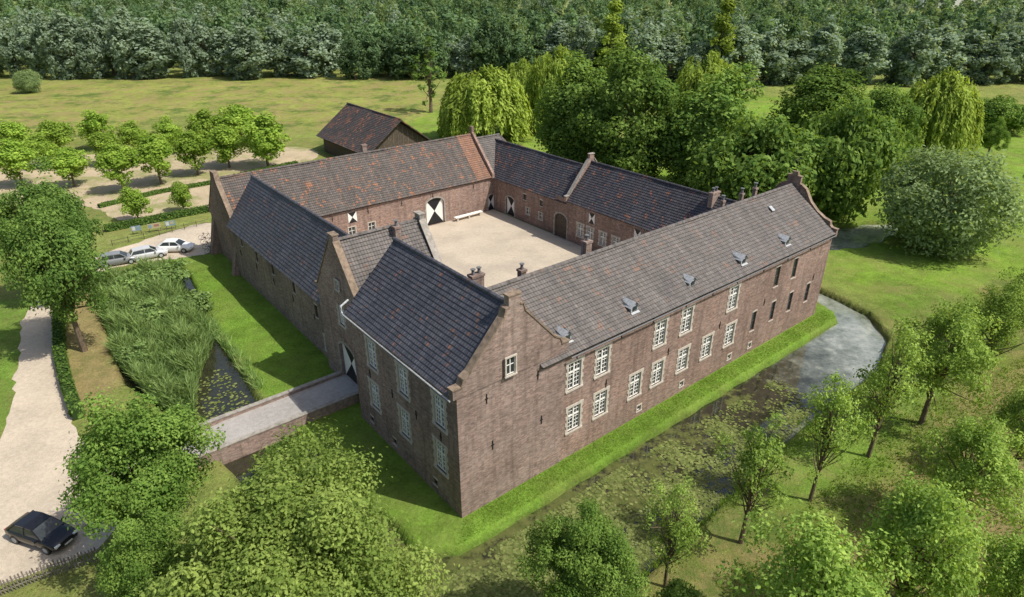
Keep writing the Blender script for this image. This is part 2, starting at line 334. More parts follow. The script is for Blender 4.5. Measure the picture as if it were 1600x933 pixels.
def proto_willow(kind, W, H, ns, m, leaf, mat, tr, variants=2):
    out = []
    for v in range(variants):
        rx = W/2; nk = 30
        ka = RNG.uniform(0, 6.28, nk); kr = np.sqrt(RNG.uniform(0, 1, nk))*0.8*rx; kz = RNG.uniform(-0.1, 0.06, nk)*H; kc = RNG.uniform(0, 1, nk)
        i = RNG.integers(0, nk, ns)
        a2 = RNG.uniform(0, 6.28, ns); r2 = np.sqrt(RNG.uniform(0, 1, ns))*rx*0.27
        x = kr[i]*np.cos(ka[i])+r2*np.cos(a2); y = kr[i]*np.sin(ka[i])+r2*np.sin(a2)
        rr = np.hypot(x, y)/rx
        top = H*(1-0.38*rr**2)+kz[i]-0.14*H*(r2/(rx*0.27))**2
        ln = np.minimum(RNG.uniform(0.3, 0.9, ns)*(0.45+0.6*rr)*H*0.95, top-0.4)
        t = np.tile(np.linspace(0, 1, m), (ns, 1))**0.85+RNG.uniform(-.02, .02, (ns, m))
        ox = x[:, None]*(1+0.12*np.sqrt(np.abs(t)))+RNG.normal(size=(ns, m))*0.16
        oy = y[:, None]*(1+0.12*np.sqrt(np.abs(t)))+RNG.normal(size=(ns, m))*0.16
        oz = top[:, None]-t*ln[:, None]
        P = np.stack([ox, oy, oz], 2).reshape(-1, 3)
        rad = np.stack([x/rx, y/rx, 0*x+0.35], 1); N = unit(np.repeat(rad, m, 0)+RNG.normal(size=(ns*m, 3))*0.45)
        tt = t.reshape(-1); N[:, 2] += np.maximum(0, 0.6-2*tt); N = unit(N)
        T = np.array([0, 0, -1.0])+RNG.normal(size=(ns*m, 3))*0.25
        V = leaf_verts(P, N, leaf*RNG.uniform(0.6, 1.4, ns*m), T=T, asp=0.32)
        ck = np.repeat(kc[i], m)
        cv = np.stack([0.5*ck+0.5*RNG.uniform(0, 1, ns*m), 0.4*ck+0.6*RNG.uniform(0, 1, ns*m)], 1)
        cm = quads_mesh('crown_'+kind, V, cv, L[mat])
        cen = np.stack([kr*np.cos(ka)*0.7, kr*np.sin(ka)*0.7, H*0.75+0*kr], 1)
        out.append((trunk_mesh(H, H*0.25, tr, cen, 12, v+99), cm))
    PROTO[kind] = (W, H, out)
proto('ash', 9, 11, 2.6, 52000, 0.1, 170, 'ash', 0.22, nl=26, cmin=0.1, cmax=0.21, variants=2, inner=0.25, loose=.2)
proto('airy', 8, 10, 2.8, 14000, 0.112, 100, 'young', 0.19, nl=44, cmin=0.1, cmax=0.2, variants=3, inner=0.2, shape=.4, loose=.3)
proto('yellow', 14, 11.5, 1.2, 125000, 0.1, 300, 'yellow', 0.35, nl=24, cmin=0.08, cmax=0.17, variants=1, inner=0.25, loose=.2)
proto('young', 5.5, 9, 3.0, 3900, 0.1, 70, 'young', 0.13, nl=64, cmin=0.08, cmax=0.2, variants=3, shape=0.55, inner=0.1, loose=0.4)
proto('oak', 13, 15, 4.4, 30000, 0.175, 130, 'oak', 0.36, nl=40, cmin=0.1, cmax=0.21, inner=0.25, lump=.22, flat=.85)
proto('plane', 6.2, 8.5, 1.9, 5600, 0.21, 44, 'plane', 0.14, cmin=0.2, cmax=0.36, shape=0.4, variants=3, inner=0.2, loose=.12, lump=.08)
proto('alder', 14, 20, 0.4, 24000, 0.28, 120, 'alder', 0.4, cmin=0.15, cmax=0.27, variants=3, inner=0.5, loose=.12, lump=.08, flat=1.0, nup=.2, shape=.3)
proto('scrub', 12, 9, 0.1, 15000, 0.25, 100, 'alder', 0.25, cmin=0.14, cmax=0.26, inner=0.5, loose=.12, lump=.1, flat=.95, nup=.2)
proto('swampbush', 4, 2.6, 0.1, 3200, 0.13, 50, 'reed', 0.08, cmin=0.12, cmax=0.26, lump=.25)
proto('roundwillow', 15, 13, 0.2, 26000, 0.27, 130, 'silver', 0.4, cmin=0.14, cmax=0.26, asp=0.42, inner=0.55, loose=.12, lump=.06, flat=1.0, nup=.2, shape=.1)
proto_willow('weeping', 13, 13, 720, 26, 0.42, 'willow', 0.4)
proto('belt', 10, 17, 0.1, 4200, 0.44, 70, 'belt', 0.3, nl=6, cmin=0.14, cmax=0.28, shape=0.5, variants=4, inner=.4, flat=.95, nup=.25)
proto('dark_belt', 12, 17, 0.1, 4200, 0.48, 70, 'forest', 0.3, nl=6, cmin=0.14, cmax=0.28, variants=3, inner=.4, flat=.95, nup=.25)
proto('poplar', 8, 24, 2.0, 3000, 0.45, 50, 'willow', 0.3, nl=8, cmin=0.16, cmax=0.34, shape=0.6, variants=1)
proto('snag', 5, 14, 2.0, 800, 0.26, 34, 'oak', 0.22, nl=32, cmin=0.12, cmax=0.25, shape=0.7, variants=1)

TREE_N = [0]
def tree(kind, px, py, wpx, top, label, group=None, name='tree', z=0.0):
    _, y = G(px, py); W0, H0, var = PROTO[kind]
    v = (top-466.5)/F; t = y/(cs-v*sn); h = CH-t*(sn+v*cs)
    depth = cs*y+sn*(CH-h*.55); W = wpx*depth/F; x = (px-800)/F*depth
    TREE_N[0] += 1; rd = random.Random(TREE_N[0])
    r = empty(name, (x, y, z), rd.uniform(0, 6.28)); r.scale = (W/W0, W/W0, h/H0)
    tag(r, label, 'tree' if name != 'bush' else 'bush', group)
    tm, cm = var[TREE_N[0] % len(var)]
    for nm, me in (('trunk', tm), ('crown', cm)):
        o = bpy.data.objects.new(nm, me); C.objects.link(o); o.parent = r
    return r

# ------------------------------------------------------------------ terrain
def sdf(poly, X, Y):
    p = np.array(poly, float); n = len(p); d = np.full(X.shape, 1e18); inside = np.zeros(X.shape, bool)
    for i in range(n):
        a = p[i]; b = p[(i+1) % n]; ex, ey = b-a
        wx = X-a[0]; wy = Y-a[1]; t = np.clip((wx*ex+wy*ey)/(ex*ex+ey*ey), 0, 1)
        d = np.minimum(d, (wx-ex*t)**2+(wy-ey*t)**2)
        cnd = (a[1] > Y) != (b[1] > Y)
        with np.errstate(divide='ignore', invalid='ignore'):
            xi = (b[0]-a[0])*(Y-a[1])/(b[1]-a[1]+1e-12)+a[0]
        inside ^= cnd & (X < xi)
    d = np.sqrt(d); return np.where(inside, -d, d)
def axis(lo, hi, step, far_lo, far_hi):
    mid = list(np.arange(lo, hi+1e-6, step)); up = []; s = step; x = mid[-1]
    while x < far_hi: s *= 1.13; x += s; up.append(x)
    dn = []; s = step; x = lo
    while x > far_lo: s *= 1.13; x -= s; dn.append(x)
    return np.array(dn[::-1]+mid+up)
xs = axis(-62, 68, 0.33, -2500, 2500); ys = axis(14, 106, 0.33, -150, 3500)
X, Y = np.meshgrid(xs, ys)
moat_ab = [(-3,58),(-11,58),(-13.3,45),(-14,32),(-11.8,23),(-10.3,14),(-9.8,-5),(-6.5,-10.2),(5,-10.8),(14,-10.2),(24,-9.3),(40,-9.0),(46.5,-7.2),(50.5,-3.4),(52.3,4),(53,30),(49,30),(48.6,2),(47.5,-.8),(46.2,-1.85),(-1.4,-1.8),(-3.4,-.4),(-4.3,14),(-5.3,23),(-4.3,40),(-2.6,52)]
moat = [W2(*p) for p in moat_ab]
pond = [G(*p) for p in ((1262,385),(1300,352),(1355,345),(1412,340),(1408,362),(1370,380),(1310,392))]
wob = 0.22*np.sin(X*1.1+np.sin(Y*0.7)*2)+0.18*np.sin(Y*1.7+X*0.6)
dm = sdf(moat, X, Y)+wob*0.2; dp = sdf(pond, X, Y)+wob
dd = np.minimum(dm, dp)
tt = np.clip(-dd/0.6, 0, 1); tt = tt*tt*(3-2*tt)
Z = -1.5*tt
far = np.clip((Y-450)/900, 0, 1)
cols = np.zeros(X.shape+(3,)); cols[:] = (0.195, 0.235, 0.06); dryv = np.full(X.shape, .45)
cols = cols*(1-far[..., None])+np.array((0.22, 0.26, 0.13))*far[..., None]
def paint(poly, c, soft=0.8, px=True, off=0.0, dry=0.35):
    q = [G(*p) for p in poly] if px else [W2(*p) for p in poly]
    s = sdf(q, X, Y)+wob*1.2+off; k = np.clip(0.5-s/soft, 0, 1)
    global cols, dryv
    cols = cols*(1-k[..., None])+np.array(c)*k[..., None]; dryv = dryv*(1-k)+dry*k
paint([(0,128),(330,123),(640,120),(700,180),(640,205),(430,200),(330,165),(100,230),(-60,240),(-200,200)], (0.24, 0.268, 0.065), 8, dry=1.0)
paint([(620,195),(720,160),(860,165),(1020,250),(900,300),(700,240)], (0.18, 0.275, 0.042), 5, dry=.35)
paint([(1150,150),(1800,130),(2100,400),(1900,560),(1400,480),(1290,430),(1000,300),(1000,200)], (0.17, 0.27, 0.038), 4, dry=.35)
paint([(1530,135),(1800,130),(1800,185),(1540,165)], (0.23, 0.25, 0.075), 6, dry=.6)
paint([(-16,-60),(40,-60),(120,-60),(75,-11),(52,-6),(41,-10),(24,-9.6),(5,-11),(-8,-10),(-16,0)], (0.165, 0.195, 0.045), 2, px=False, dry=.9)
paint([(14,-9.0),(46,-7.5),(60,0),(64,-14),(20,-16)], (0.145, 0.23, 0.038), 3, px=False, dry=.5)
paint([(1500,900),(1570,760),(1640,640),(1750,800),(1700,1000),(1500,1000)], (0.25, 0.19, 0.11), 6, dry=.7)
paint([(1380,930),(1480,730),(1560,610),(1600,640),(1540,800),(1480,1000)], (0.22, 0.18, 0.085), 6, dry=.8)
paint([(-6,-3.2),(47.5,-3.2),(49.5,60),(-4,60)], (0.14, 0.24, 0.034), 0.8, px=False, dry=.2)
paint([(90,470),(160,450),(195,600),(140,650),(118,640)], (0.28, 0.23, 0.1), 1.5, dry=.6)
paint([(-100,480),(60,465),(30,560),(10,680),(-100,720)], (0.14, 0.23, 0.038), 1.0, dry=.25)
paint([(-200,235),(480,225),(340,330),(150,400),(-200,420)], (0.19, 0.23, 0.062), 3)
kb = np.clip((-dd-.12)/0.4, 0, 1)[..., None]; cols = cols*(1-kb)+np.array((0.045, 0.05, 0.025))*kb
ny, nx = X.shape
me = bpy.data.meshes.new('ground')
V = np.stack([X, Y, Z], 2).reshape(-1, 3).astype(np.float32)
i0 = (np.arange(ny-1)[:, None]*nx+np.arange(nx-1)[None, :]).ravel()
fc = np.stack([i0, i0+1, i0+nx+1, i0+nx], 1).astype(np.int32)
me.vertices.add(len(V)); me.vertices.foreach_set('co', V.ravel())
me.loops.add(fc.size); me.loops.foreach_set('vertex_index', fc.ravel())
me.polygons.add(len(fc)); me.polygons.foreach_set('loop_start', np.arange(0, fc.size, 4, dtype=np.int32))
me.update(calc_edges=True); me.polygons.foreach_set('use_smooth', np.ones(len(fc), bool))
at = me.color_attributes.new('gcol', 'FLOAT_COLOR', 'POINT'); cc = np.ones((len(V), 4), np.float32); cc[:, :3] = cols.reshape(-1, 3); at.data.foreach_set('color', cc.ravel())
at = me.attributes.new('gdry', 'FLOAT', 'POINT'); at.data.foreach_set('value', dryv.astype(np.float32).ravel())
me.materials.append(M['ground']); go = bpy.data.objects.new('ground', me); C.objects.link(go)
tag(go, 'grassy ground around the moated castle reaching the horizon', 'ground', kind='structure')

def sheet(name, pts, z, mat, label, cat, jit=0.25, sub=0.8):
    out = []
    rd = random.Random(len(pts))
    for k in range(len(pts)):
        p = Vector(pts[k]); q = Vector(pts[(k+1) % len(pts)]); n = max(1, int((q-p).length/sub))
        for j in range(n):
            r = p.lerp(q, j/n); out.append((r.x+rd.uniform(-jit, jit), r.y+rd.uniform(-jit, jit), z))
    mb = MB(); mb.face(out); o = mb.build(name, mat); tag(o, label, cat, kind='structure'); return o
def smooth_poly(pts, it=2):
    for _ in range(it):
        q = []
        for k in range(len(pts)):
            a = pts[k]; b = pts[(k+1) % len(pts)]
            q += [(a[0]*.75+b[0]*.25, a[1]*.75+b[1]*.25), (a[0]*.25+b[0]*.75, a[1]*.25+b[1]*.75)]
        pts = q
    return pts
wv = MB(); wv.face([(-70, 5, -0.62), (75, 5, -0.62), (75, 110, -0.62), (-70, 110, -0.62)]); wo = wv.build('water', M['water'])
tag(wo, 'still moat water with duckweed around the castle', 'water', kind='structure')
sheet('path', smooth_poly([G(*p) for p in ((58,462),(90,466),(86,500),(92,560),(104,620),(122,690),(200,722),(330,672),(352,705),(245,745),(190,790),(172,850),(60,900),(-60,930),(-110,760),(-10,712),(16,650),(28,560),(34,500))]), 0.012, M['path'], 'pale sandy path curving past the left edge toward the bridge', 'path')
sheet('forecourt', smooth_poly([G(*p) for p in ((60,470),(90,466),(150,420),(300,402),(342,392),(338,345),(300,352),(160,396),(60,440))]), 0.016, M['path'], 'pale gravel strip where the three cars are parked', 'path')
sheet('car_park', smooth_poly([G(*p) for p in ((-60,262),(60,246),(250,236),(470,226),(512,244),(440,262),(345,282),(340,332),(180,352),(150,318),(-60,320))]), 0.02, M['sand'], 'sandy tree-lined yard with grass patches left of the castle', 'yard')
cw = [W2(*p) for p in ((9.3, 10.1), (39.6, 10.1), (39.6, 48.1), (9.3, 48.1))]
sheet('courtyard', cw, 0.03, M['court'], 'pale cobbled courtyard enclosed by the castle wings', 'courtyard', jit=0)

# ------------------------------------------------------------------ castle
castle = empty('castle', (O[0], O[1], 0), ANG)
tag(castle, 'large square moated brick castle farm with tiled roofs around a courtyard', 'castle')
def panel(mb, p0, p1, z0, z1, inw, ops=(), mi=0):
    d = Vector((p1[0]-p0[0], p1[1]-p0[1])); Ln = d.length; d = d/Ln
    ss = sorted({0.0, Ln, *[o[0] for o in ops], *[o[1] for o in ops]}); zs = sorted({z0, z1, *[o[2] for o in ops], *[o[3] for o in ops]})
    def P(s, z, k=0.0): return (p0[0]+d.x*s+inw[0]*k, p0[1]+d.y*s+inw[1]*k, z)
    for i in range(len(ss)-1):
        for j in range(len(zs)-1):
            sc = (ss[i]+ss[i+1])/2; zc = (zs[j]+zs[j+1])/2
            if any(o[0] < sc < o[1] and o[2] < zc < o[3] for o in ops): continue
            mb.face([P(ss[i], zs[j]), P(ss[i+1], zs[j]), P(ss[i+1], zs[j+1]), P(ss[i], zs[j+1])], mi)
    for s0, s1, a, b in ops:
        k = 0.3
        mb.face([P(s0, a), P(s0, a, k), P(s0, b, k), P(s0, b)], mi); mb.face([P(s1, a), P(s1, a, k), P(s1, b, k), P(s1, b)], mi)
        mb.face([P(s0, a), P(s1, a), P(s1, a, k), P(s0, a, k)], mi); mb.face([P(s0, b), P(s1, b), P(s1, b, k), P(s0, b, k)], mi)
def slope(mb, e0, e1, r0, r1, mi=0, course=0.33, seg=1.5, thick=0.14):
    e0, e1, r0, r1 = map(Vector, (e0, e1, r0, r1))
    nrm = (e1-e0).cross(r0-e0).normalized()
    if nrm.z < 0: nrm = -nrm
    Ls = (r0-e0).length; Le = max((e1-e0).length, (r1-r0).length); n = max(2, round(Ls/course)); m = max(1, int(Le/seg))
    ph = random.uniform(0, 6)
    def P(i, f, lift):
        t = i/m; q = e0.lerp(e1, t).lerp(r0.lerp(r1, t), f)
        w = 0.045*math.sin(t*Le*0.55+ph)+0.025*math.sin(t*Le*1.3+f*4+ph*2)-0.06*math.sin(math.pi*f)
        return q+nrm*(lift+w)
    for k in range(n):
        f0 = k/n; f1 = (k+1)/n
        for i in range(m):
            u0 = i/m*Le; u1 = (i+1)/m*Le
            mb.face([P(i, f0, 0.06), P(i+1, f0, 0.06), P(i+1, f1, 0.012), P(i, f1, 0.012)], mi, [(u0, k*0.33+.001), (u1, k*0.33+.001), (u1, k*0.33+.329), (u0, k*0.33+.329)])
            mb.face([P(i, f0, 0.012 if k else -thick), P(i+1, f0, 0.012 if k else -thick), P(i+1, f0, 0.06), P(i, f0, 0.06)], mi, [(u0, k*.33+.001)]*4)
    for i in (0, m):
        mb.face([P(i, 0, -thick), P(i, 1, -thick), P(i, 1, 0.012), P(i, 0, 0.03)], mi)
    mb.face([P(0, 0, -thick), P(m, 0, -thick), P(m, 1, -thick), P(0, 1, -thick)], mi)
def ridge(mb, p, q, mi=0, r=0.16):
    p, q = Vector(p), Vector(q); d = (q-p).normalized(); w = Vector((0, 0, 1)).cross(d); n = max(1, int((q-p).length/0.42)); Lr = (q-p).length
    for k in range(n):
        a = p.lerp(q, k/n); b = p.lerp(q, (k+1)/n)
        for j in range(4):
            t0 = math.pi*j/4; t1 = math.pi*(j+1)/4
            f = lambda c, t, s: c+w*math.cos(t)*r*s+Vector((0, 0, math.sin(t)*r*s-0.03))
            mb.face([f(a, t0, 1.0), f(b, t0, 1.12), f(b, t1, 1.12), f(a, t1, 1.0)], mi, [(k*.4+.1, .1), (k*.4+.2, .1), (k*.4+.2, .2), (k*.4+.1, .2)])
def prism(mb, outl, ax, v0, v1, mi=0):
    f = (lambda s, z, v: (s, v, z)) if ax == 'b' else (lambda s, z, v: (v, s, z))
    n = len(outl)
    mb.face([f(s, z, v0) for s, z in outl], mi); mb.face([f(s, z, v1) for s, z in outl][::-1], mi)
    for k in range(n):
        a = outl[k]; b = outl[(k+1) % n]
        mb.face([f(*a, v0), f(*b, v0), f(*b, v1), f(*a, v1)], mi)
def coping(mb, outl, ax, v0, v1, th=0.09, mi=0):
    f = (lambda s, z, v: (s, v, z)) if ax == 'b' else (lambda s, z, v: (v, s, z))
    for k in range(len(outl)-1):
        a = Vector(outl[k]); b = Vector(outl[k+1]); d = (b-a)
        if d.length < 0.05: continue
        d.normalize(); n = Vector((-d.y, d.x))
        if n.y < -0.01 or (abs(n.y) < 0.01 and abs(d.x) < 0.02): continue
        if n.y < 0: n = -n
        a2 = a-d*0.05+n*0.004; b2 = b+d*0.05+n*0.004; c = b2+n*th; e = a2+n*th
        q = [a2, b2, c, e]
        mb.face([f(p.x, p.y, v0) for p in q], mi); mb.face([f(p.x, p.y, v1) for p in q][::-1], mi)
        for i in range(4):
            p, r = q[i], q[(i+1) % 4]; mb.face([f(p.x, p.y, v0), f(r.x, r.y, v0), f(r.x, r.y, v1), f(p.x, p.y, v1)], mi)

# --- window prototypes (local: x along wall, y inward, z up from sill)
def win_proto(w, h, style):
    fr = MB(); g = MB(); su = MB()
    t = 0.05 if w <= 0.9 else (0.12 if style == 'crosspale' else 0.08)
    mu = .026 if style == 'crosspale' else .016
    fr.box(-w/2+.015, -w/2+t, .08, .17, .012, h-.012); fr.box(w/2-t, w/2-.015, .08, .17, .012, h-.012)
    fr.box(-w/2+t, w/2-t, .082, .168, .012, t); fr.box(-w/2+t, w/2-t, .082, .168, h-t, h-.012)
    if style in ('cross', 'crosspale'):
        fr.box(-.06, .06, .07, .165, t, h-t); fr.box(-w/2+t, -.06, .075, .163, h*.62-.06, h*.62+.06); fr.box(.06, w/2-t, .075, .163, h*.62-.06, h*.62+.06)
        nz = 6
        for sgn in (-1, 1):
            xc = sgn*(w/4); fr.box(xc-mu, xc+mu, .10, .15, t, h-t)
        for k in range(1, nz):
            z = t+(h-2*t)*k/nz
            if abs(z-h*.62) > .1: fr.box(-w/2+t, -.061, .103, .148, z-mu, z+mu); fr.box(.061, w/2-t, .103, .148, z-mu, z+mu)
    elif style == 'small':
        fr.box(-.03, .03, .09, .16, t, h-t); fr.box(-w/2+t, -.03, .095, .155, h*.55-.02, h*.55+.02); fr.box(.03, w/2-t, .095, .155, h*.55-.02, h*.55+.02)
    elif style == 'slit':
        fr.box(-w/2+t, w/2-t, .095, .155, h*.5-.02, h*.5+.02)
    g.face([(-w/2+.01, .13, .01), (w/2-.01, .13, .01), (w/2-.01, .13, h-.01), (-w/2+.01, .13, h-.01)])
    ww = 0.02
    mats = {'cross': (M['white'], M['glass'], M['stone']), 'crosspale': (M['white'], M['glass_pale'], M['stone']), 'small': (M['white'], M['glass'], M['stone']),
            'vent': (M['white'], M['black'], M['stone']), 'slit': (M['wood'], M['glass'], M['brick'])}[style]
    o = fr.build('window', mats[0]); g.build('pane', mats[1], o)
    if style in ('cross', 'crosspale'):
        n = 7; hh = (h+.0)/n
        for k in range(n):
            q = .13 if k % 2 else .24
            z0 = hh*k; z1 = hh*(k+1)
            su.box(-w/2-q, -w/2+ww, -.035, .06, z0, z1); su.box(w/2-ww, w/2+q, -.035, .06, z0, z1)
        su.box(-w/2-.26, w/2+.26, -.045, .06, h-.02, h+.2); su.box(-w/2-.22, w/2+.22, -.09, .06, -.14, .0); su.build('surround', mats[2], o)
    elif style in ('small', 'vent'):
        su.box(-w/2-.09, -w/2+ww, -.03, .05, 0, h); su.box(w/2-ww, w/2+.09, -.03, .05, 0, h)
        su.box(-w/2-.1, w/2+.1, -.035, .05, h, h+.11); su.box(-w/2-.12, w/2+.12, -.06, .05, -.1, 0); su.build('surround', mats[2], o)
    else:
        su.box(-w/2-.06, w/2+.06, -.05, .05, -.09, -.002); su.build('sill', M['stone'], o)
        su = MB(); su.box(-w/2-.05, w/2+.05, -.012, .05, h+.002, h+.16); su.build('lintel', M['stone'], o)
    return o
WP = {}
def put_window(w, h, style, wall, pos, s, z):
    key = (w, h, style)
    if key not in WP: o = WP[key] = win_proto(w, h, style); o.parent = castle
    else: o = copy_tree(WP[key], castle)
    if wall == 'b': o.location = (s, pos, z); o.rotation_euler = (0, 0, 0)
    else: o.location = (pos, s, z); o.rotation_euler = (0, 0, -math.pi/2)
def ops_of(ws, start):
    return [(s-start-w/2, s-start+w/2, z, z+h) for (s, z, w, h, st) in ws]
def wall_b(b, a0, a1, z0, z1, ws, inw=1, extra=(), mb=None):
    mb = mb or MB()
    panel(mb, (a0, b), (a1, b), z0, z1, (0, inw), ops_of(ws, a0)+[(e[0]-a0, e[1]-a0, e[2], e[3]) for e in extra])
    for s, z, w, h, st in ws: put_window(w, h, st, 'b', b, s, z)
    return mb
def wall_a(a, b0, b1, z0, z1, ws, inw=1, extra=(), mb=None):
    mb = mb or MB()
    panel(mb, (a, b0), (a, b1), z0, z1, (inw, 0), ops_of(ws, b0)+[(e[0]-b0, e[1]-b0, e[2], e[3]) for e in extra])
    for s, z, w, h, st in ws: put_window(w, h, st, 'a', a, s, z)
    return mb
ZB = -0.3
# near block
fw = []
for px, py, row in ((578,530,1),(628,578,1),(686,632,1),(583,592,0),(631,642,0),(688,700,0)):
    s, z = hitA(px, py, 0); fw.append((s, 6.25 if row else 2.55, 1.3, 2.3, 'crosspale'))
nw = []
for px, py in ((617,690),(680,745),(580,640)):
    s, z = hitA(px, py, 0); nw.append((min(max(s, 1), 13), 0.7, .5, .5, 'slit'))
mb = wall_a(0, 0, 14, ZB, 9.8, fw+nw)
wall_b(0, 0, 8.8, ZB, 9.55, [], mb=mb)
panel(mb, (8.8, 0), (8.8, 14), ZB, 9.8, (-1, 0)); panel(mb, (0, 14), (8.8, 14), ZB, 9.8, (0, -1)); prism(mb, [(0.1, 9.6), (8.7, 9.6), (4.4, 13.9)], 'b', 13.6, 13.98)
nbg = [(-.28, 9.5), (-.28, 10.15), (.35, 10.15), (.55, 10.65), (1.0, 10.9), (3.6, 13.75), (3.75, 14.25), (3.95, 14.3), (3.95, 15.0), (4.85, 15.0), (4.85, 14.3), (5.05, 14.25), (5.2, 13.75), (7.8, 10.9), (8.25, 10.65), (8.45, 10.15), (9.08, 10.15), (9.08, 9.5)]
prism(mb, nbg, 'b', -0.05, 0.42)
tag(mb.build('wall', M['brick_grey'], castle), 'brick walls of the tall corner block with shaped gable')
cp = MB(); coping(cp, nbg[1:-1], 'b', -0.1, 0.47); cp.build('coping', M['coping'], castle)
put_window(.75, 1.25, 'small', 'b', -0.22, hitB(795, 567, 0)[0], 9.7)
rf = MB(); slope(rf, (-.3, .4, 9.55), (-.3, 14.25, 9.55), (4.4, .4, 14.2), (4.4, 14.25, 14.2)); slope(rf, (9.1, .4, 9.55), (9.1, 14.25, 9.55), (4.4, .4, 14.2), (4.4, 14.25, 14.2)); ridge(rf, (4.4, .4, 14.25), (4.4, 14.25, 14.25))
NBR = tag(rf.build('roof', M['slate'], castle), 'steep dark tiled roof of the corner block')
gt = MB(); gt.tube([(-.42, .1, 9.45), (-.42, 14.3, 9.45)], .055, 6); gt.tube([(-.42, 14.2, 9.5), (-.3, 14.6, 9.9), (.4, 14.7, 10.2)], .09, 6); gt.build('gutter', M['zinc'], castle)
# right wing
rw = []
for px, py in ((898,577),(942,556),(1033,511),(1074,493),(1147,458)): rw.append((hitB(px, py, .05)[0], 6.0, 1.25, 2.2, 'cross'))
for px, py in ((897,643),(939,620),(993,592),(1028,574),(1068,552),(1105,534),(1141,515)): rw.append((hitB(px, py, .05)[0], 2.3, 1.25, 2.1, 'cross'))
for px, py in ((1215,428),(1243,413)): rw.append((hitB(px, py, .05)[0], 6.1, .75, 2.0, 'slit'))
for px, py in ((1178,495),(1208,479),(1235,466),(1262,451)): rw.append((hitB(px, py, .05)[0], 2.4, .7, 2.0, 'slit'))
for px, py in ((998,638),(1064,603),(1138,562),(1170,543)): rw.append((hitB(px, py, .05)[0], 0.55, .5, .5, 'vent'))
mb = wall_b(.05, 8.8, 45.2, ZB, 9.35, rw)
panel(mb, (8.8, 10), (45.2, 10), ZB, 9.0, (0, -1)); panel(mb, (45.2, .05), (45.2, 10), ZB, 9.3, (-1, 0))
rg = [(-.3, 8.8), (-.3, 9.55), (.25, 9.6), (.5, 9.8), (.55, 10.15), (1.2, 10.35), (2.0, 10.8), (2.9, 11.6), (3.6, 12.7), (4.1, 13.0), (4.3, 13.05), (4.3, 13.8), (5.7, 13.8), (5.7, 13.05), (5.9, 13.0), (6.4, 12.7), (7.1, 11.6), (8.0, 10.8), (8.8, 10.35), (9.45, 10.15), (9.5, 9.8), (9.75, 9.6), (10.3, 9.55), (10.3, 8.8)]
prism(mb, rg, 'a', 44.95, 45.28)
tag(mb.build('wall', M['brick'], castle), 'long sunlit brick wall of the moat-side wing')
cp = MB(); coping(cp, rg[1:-1], 'a', 44.9, 45.33, th=.07); cp.box(44.95, 45.28, 4.7, 5.3, 13.88, 14.25); cp.build('coping', M['coping'], castle)
vn = MB(); vn.tube([(45.1, 5, 14.25), (45.1, 5, 15.9)], .025, 5); vn.box(44.5, 45.6, 4.985, 5.015, 15.4, 15.46); vn.face([(44.4, 5, 15.25), (44.75, 5, 15.43), (44.4, 5, 15.62)]); vn.build('weathervane', M['iron'], castle)
rf = MB(); slope(rf, (6.6, -.3, 9.12), (45.0, -.3, 9.12), (6.0, 5, 12.9), (45.0, 5, 12.9)); slope(rf, (8.9, 10.3, 9.1), (45.0, 10.3, 9.1), (6.0, 5, 12.9), (45.0, 5, 12.9)); ridge(rf, (6.0, 5, 12.95), (45.0, 5, 12.95))
RWR = tag(rf.build('roof', M['brown'], castle), 'long grey-brown tiled roof with five small dormers')
gt = MB(); gt.tube([(9.0, -.42, 9.02), (44.8, -.42, 9.02)], .06, 6); gt.build('gutter', M['lead'], castle)
dp_ = None
for a in (9.5, 16.3, 23.2, 30.3, 37.3):
    if dp_ is None:
        d = MB()
        d.face([(-.38, -.5, 0), (.38, -.5, 0), (.38, -.5, .38), (0, -.5, .7), (-.38, -.5, .38)], 0)
        d.face([(-.38, -.5, 0), (-.38, .6, .7), (-.38, .2, .38), (-.38, -.5, .38)]); d.face([(.38, -.5, 0), (.38, .6, .7), (.38, .2, .38), (.38, -.5, .38)])
        d.face([(-.5, -.62, .32), (0, -.62, .76), (0, .85, .76), (-.5, .3, .32)], 1); d.face([(.5, -.62, .32), (0, -.62, .76), (0, .85, .76), (.5, .3, .32)], 1)
        d.face([(-.42, -.54, -.02), (.42, -.54, -.02), (.46, -.7, -.12), (-.46, -.7, -.12)], 1)
        dp_ = d.build('dormer', [M['zinc'], M['zinc']], RWR)
        e = MB(); e.box(-.24, .24, -.53, -.508, .06, .4); e.build('pane', M['glass'], dp_); o = dp_
    else: o = copy_tree(dp_, RWR)
    o.location = (a, 1.05, 9.12+(1.35-.5)/5.3*3.78+.03)
sk = MB(); sk.box(-.22, .22, -.3, .3, 0, .06); so = sk.build('skylight', M['zinc'], RWR); so.location = (39.0, 3.6, 11.98); so.rotation_euler = (math.atan2(3.78, 5.3), 0, 0)
def chimney(par, a, b, z0, z1, w, d, pots=1, mat='brick_grey'):
    m = MB(); m.box(a-w/2, a+w/2, b-d/2, b+d/2, z0, z1-.18); m.box(a-w/2-.06, a+w/2+.06, b-d/2-.06, b+d/2+.06, z1-.18, z1)
    o = m.build('chimney', M[mat], par)
    for k in range(pots):
        q = MB(); x = a+(k-(pots-1)/2)*.55; q.tube([(x, b, z1), (x, b, z1+.35)], [.14, .11], 8); q.tube([(x, b, z1+.42), (x, b, z1+.47)], .2, 8); q.box(x-.02, x+.02, b-.02, b+.02, z1+.3, z1+.44); q.build('chimney_pot', M['lead'], par)
    return o
chimney(NBR, 8.4, 9.4, 9.2, 11.9, 1.05, .6, 2); chimney(RWR, 12.2, 8.6, 9.8, 11.5, .5, .5, 1); chimney(RWR, 18.2, 7.6, 10.5, 12.7, .62, .58, 1)
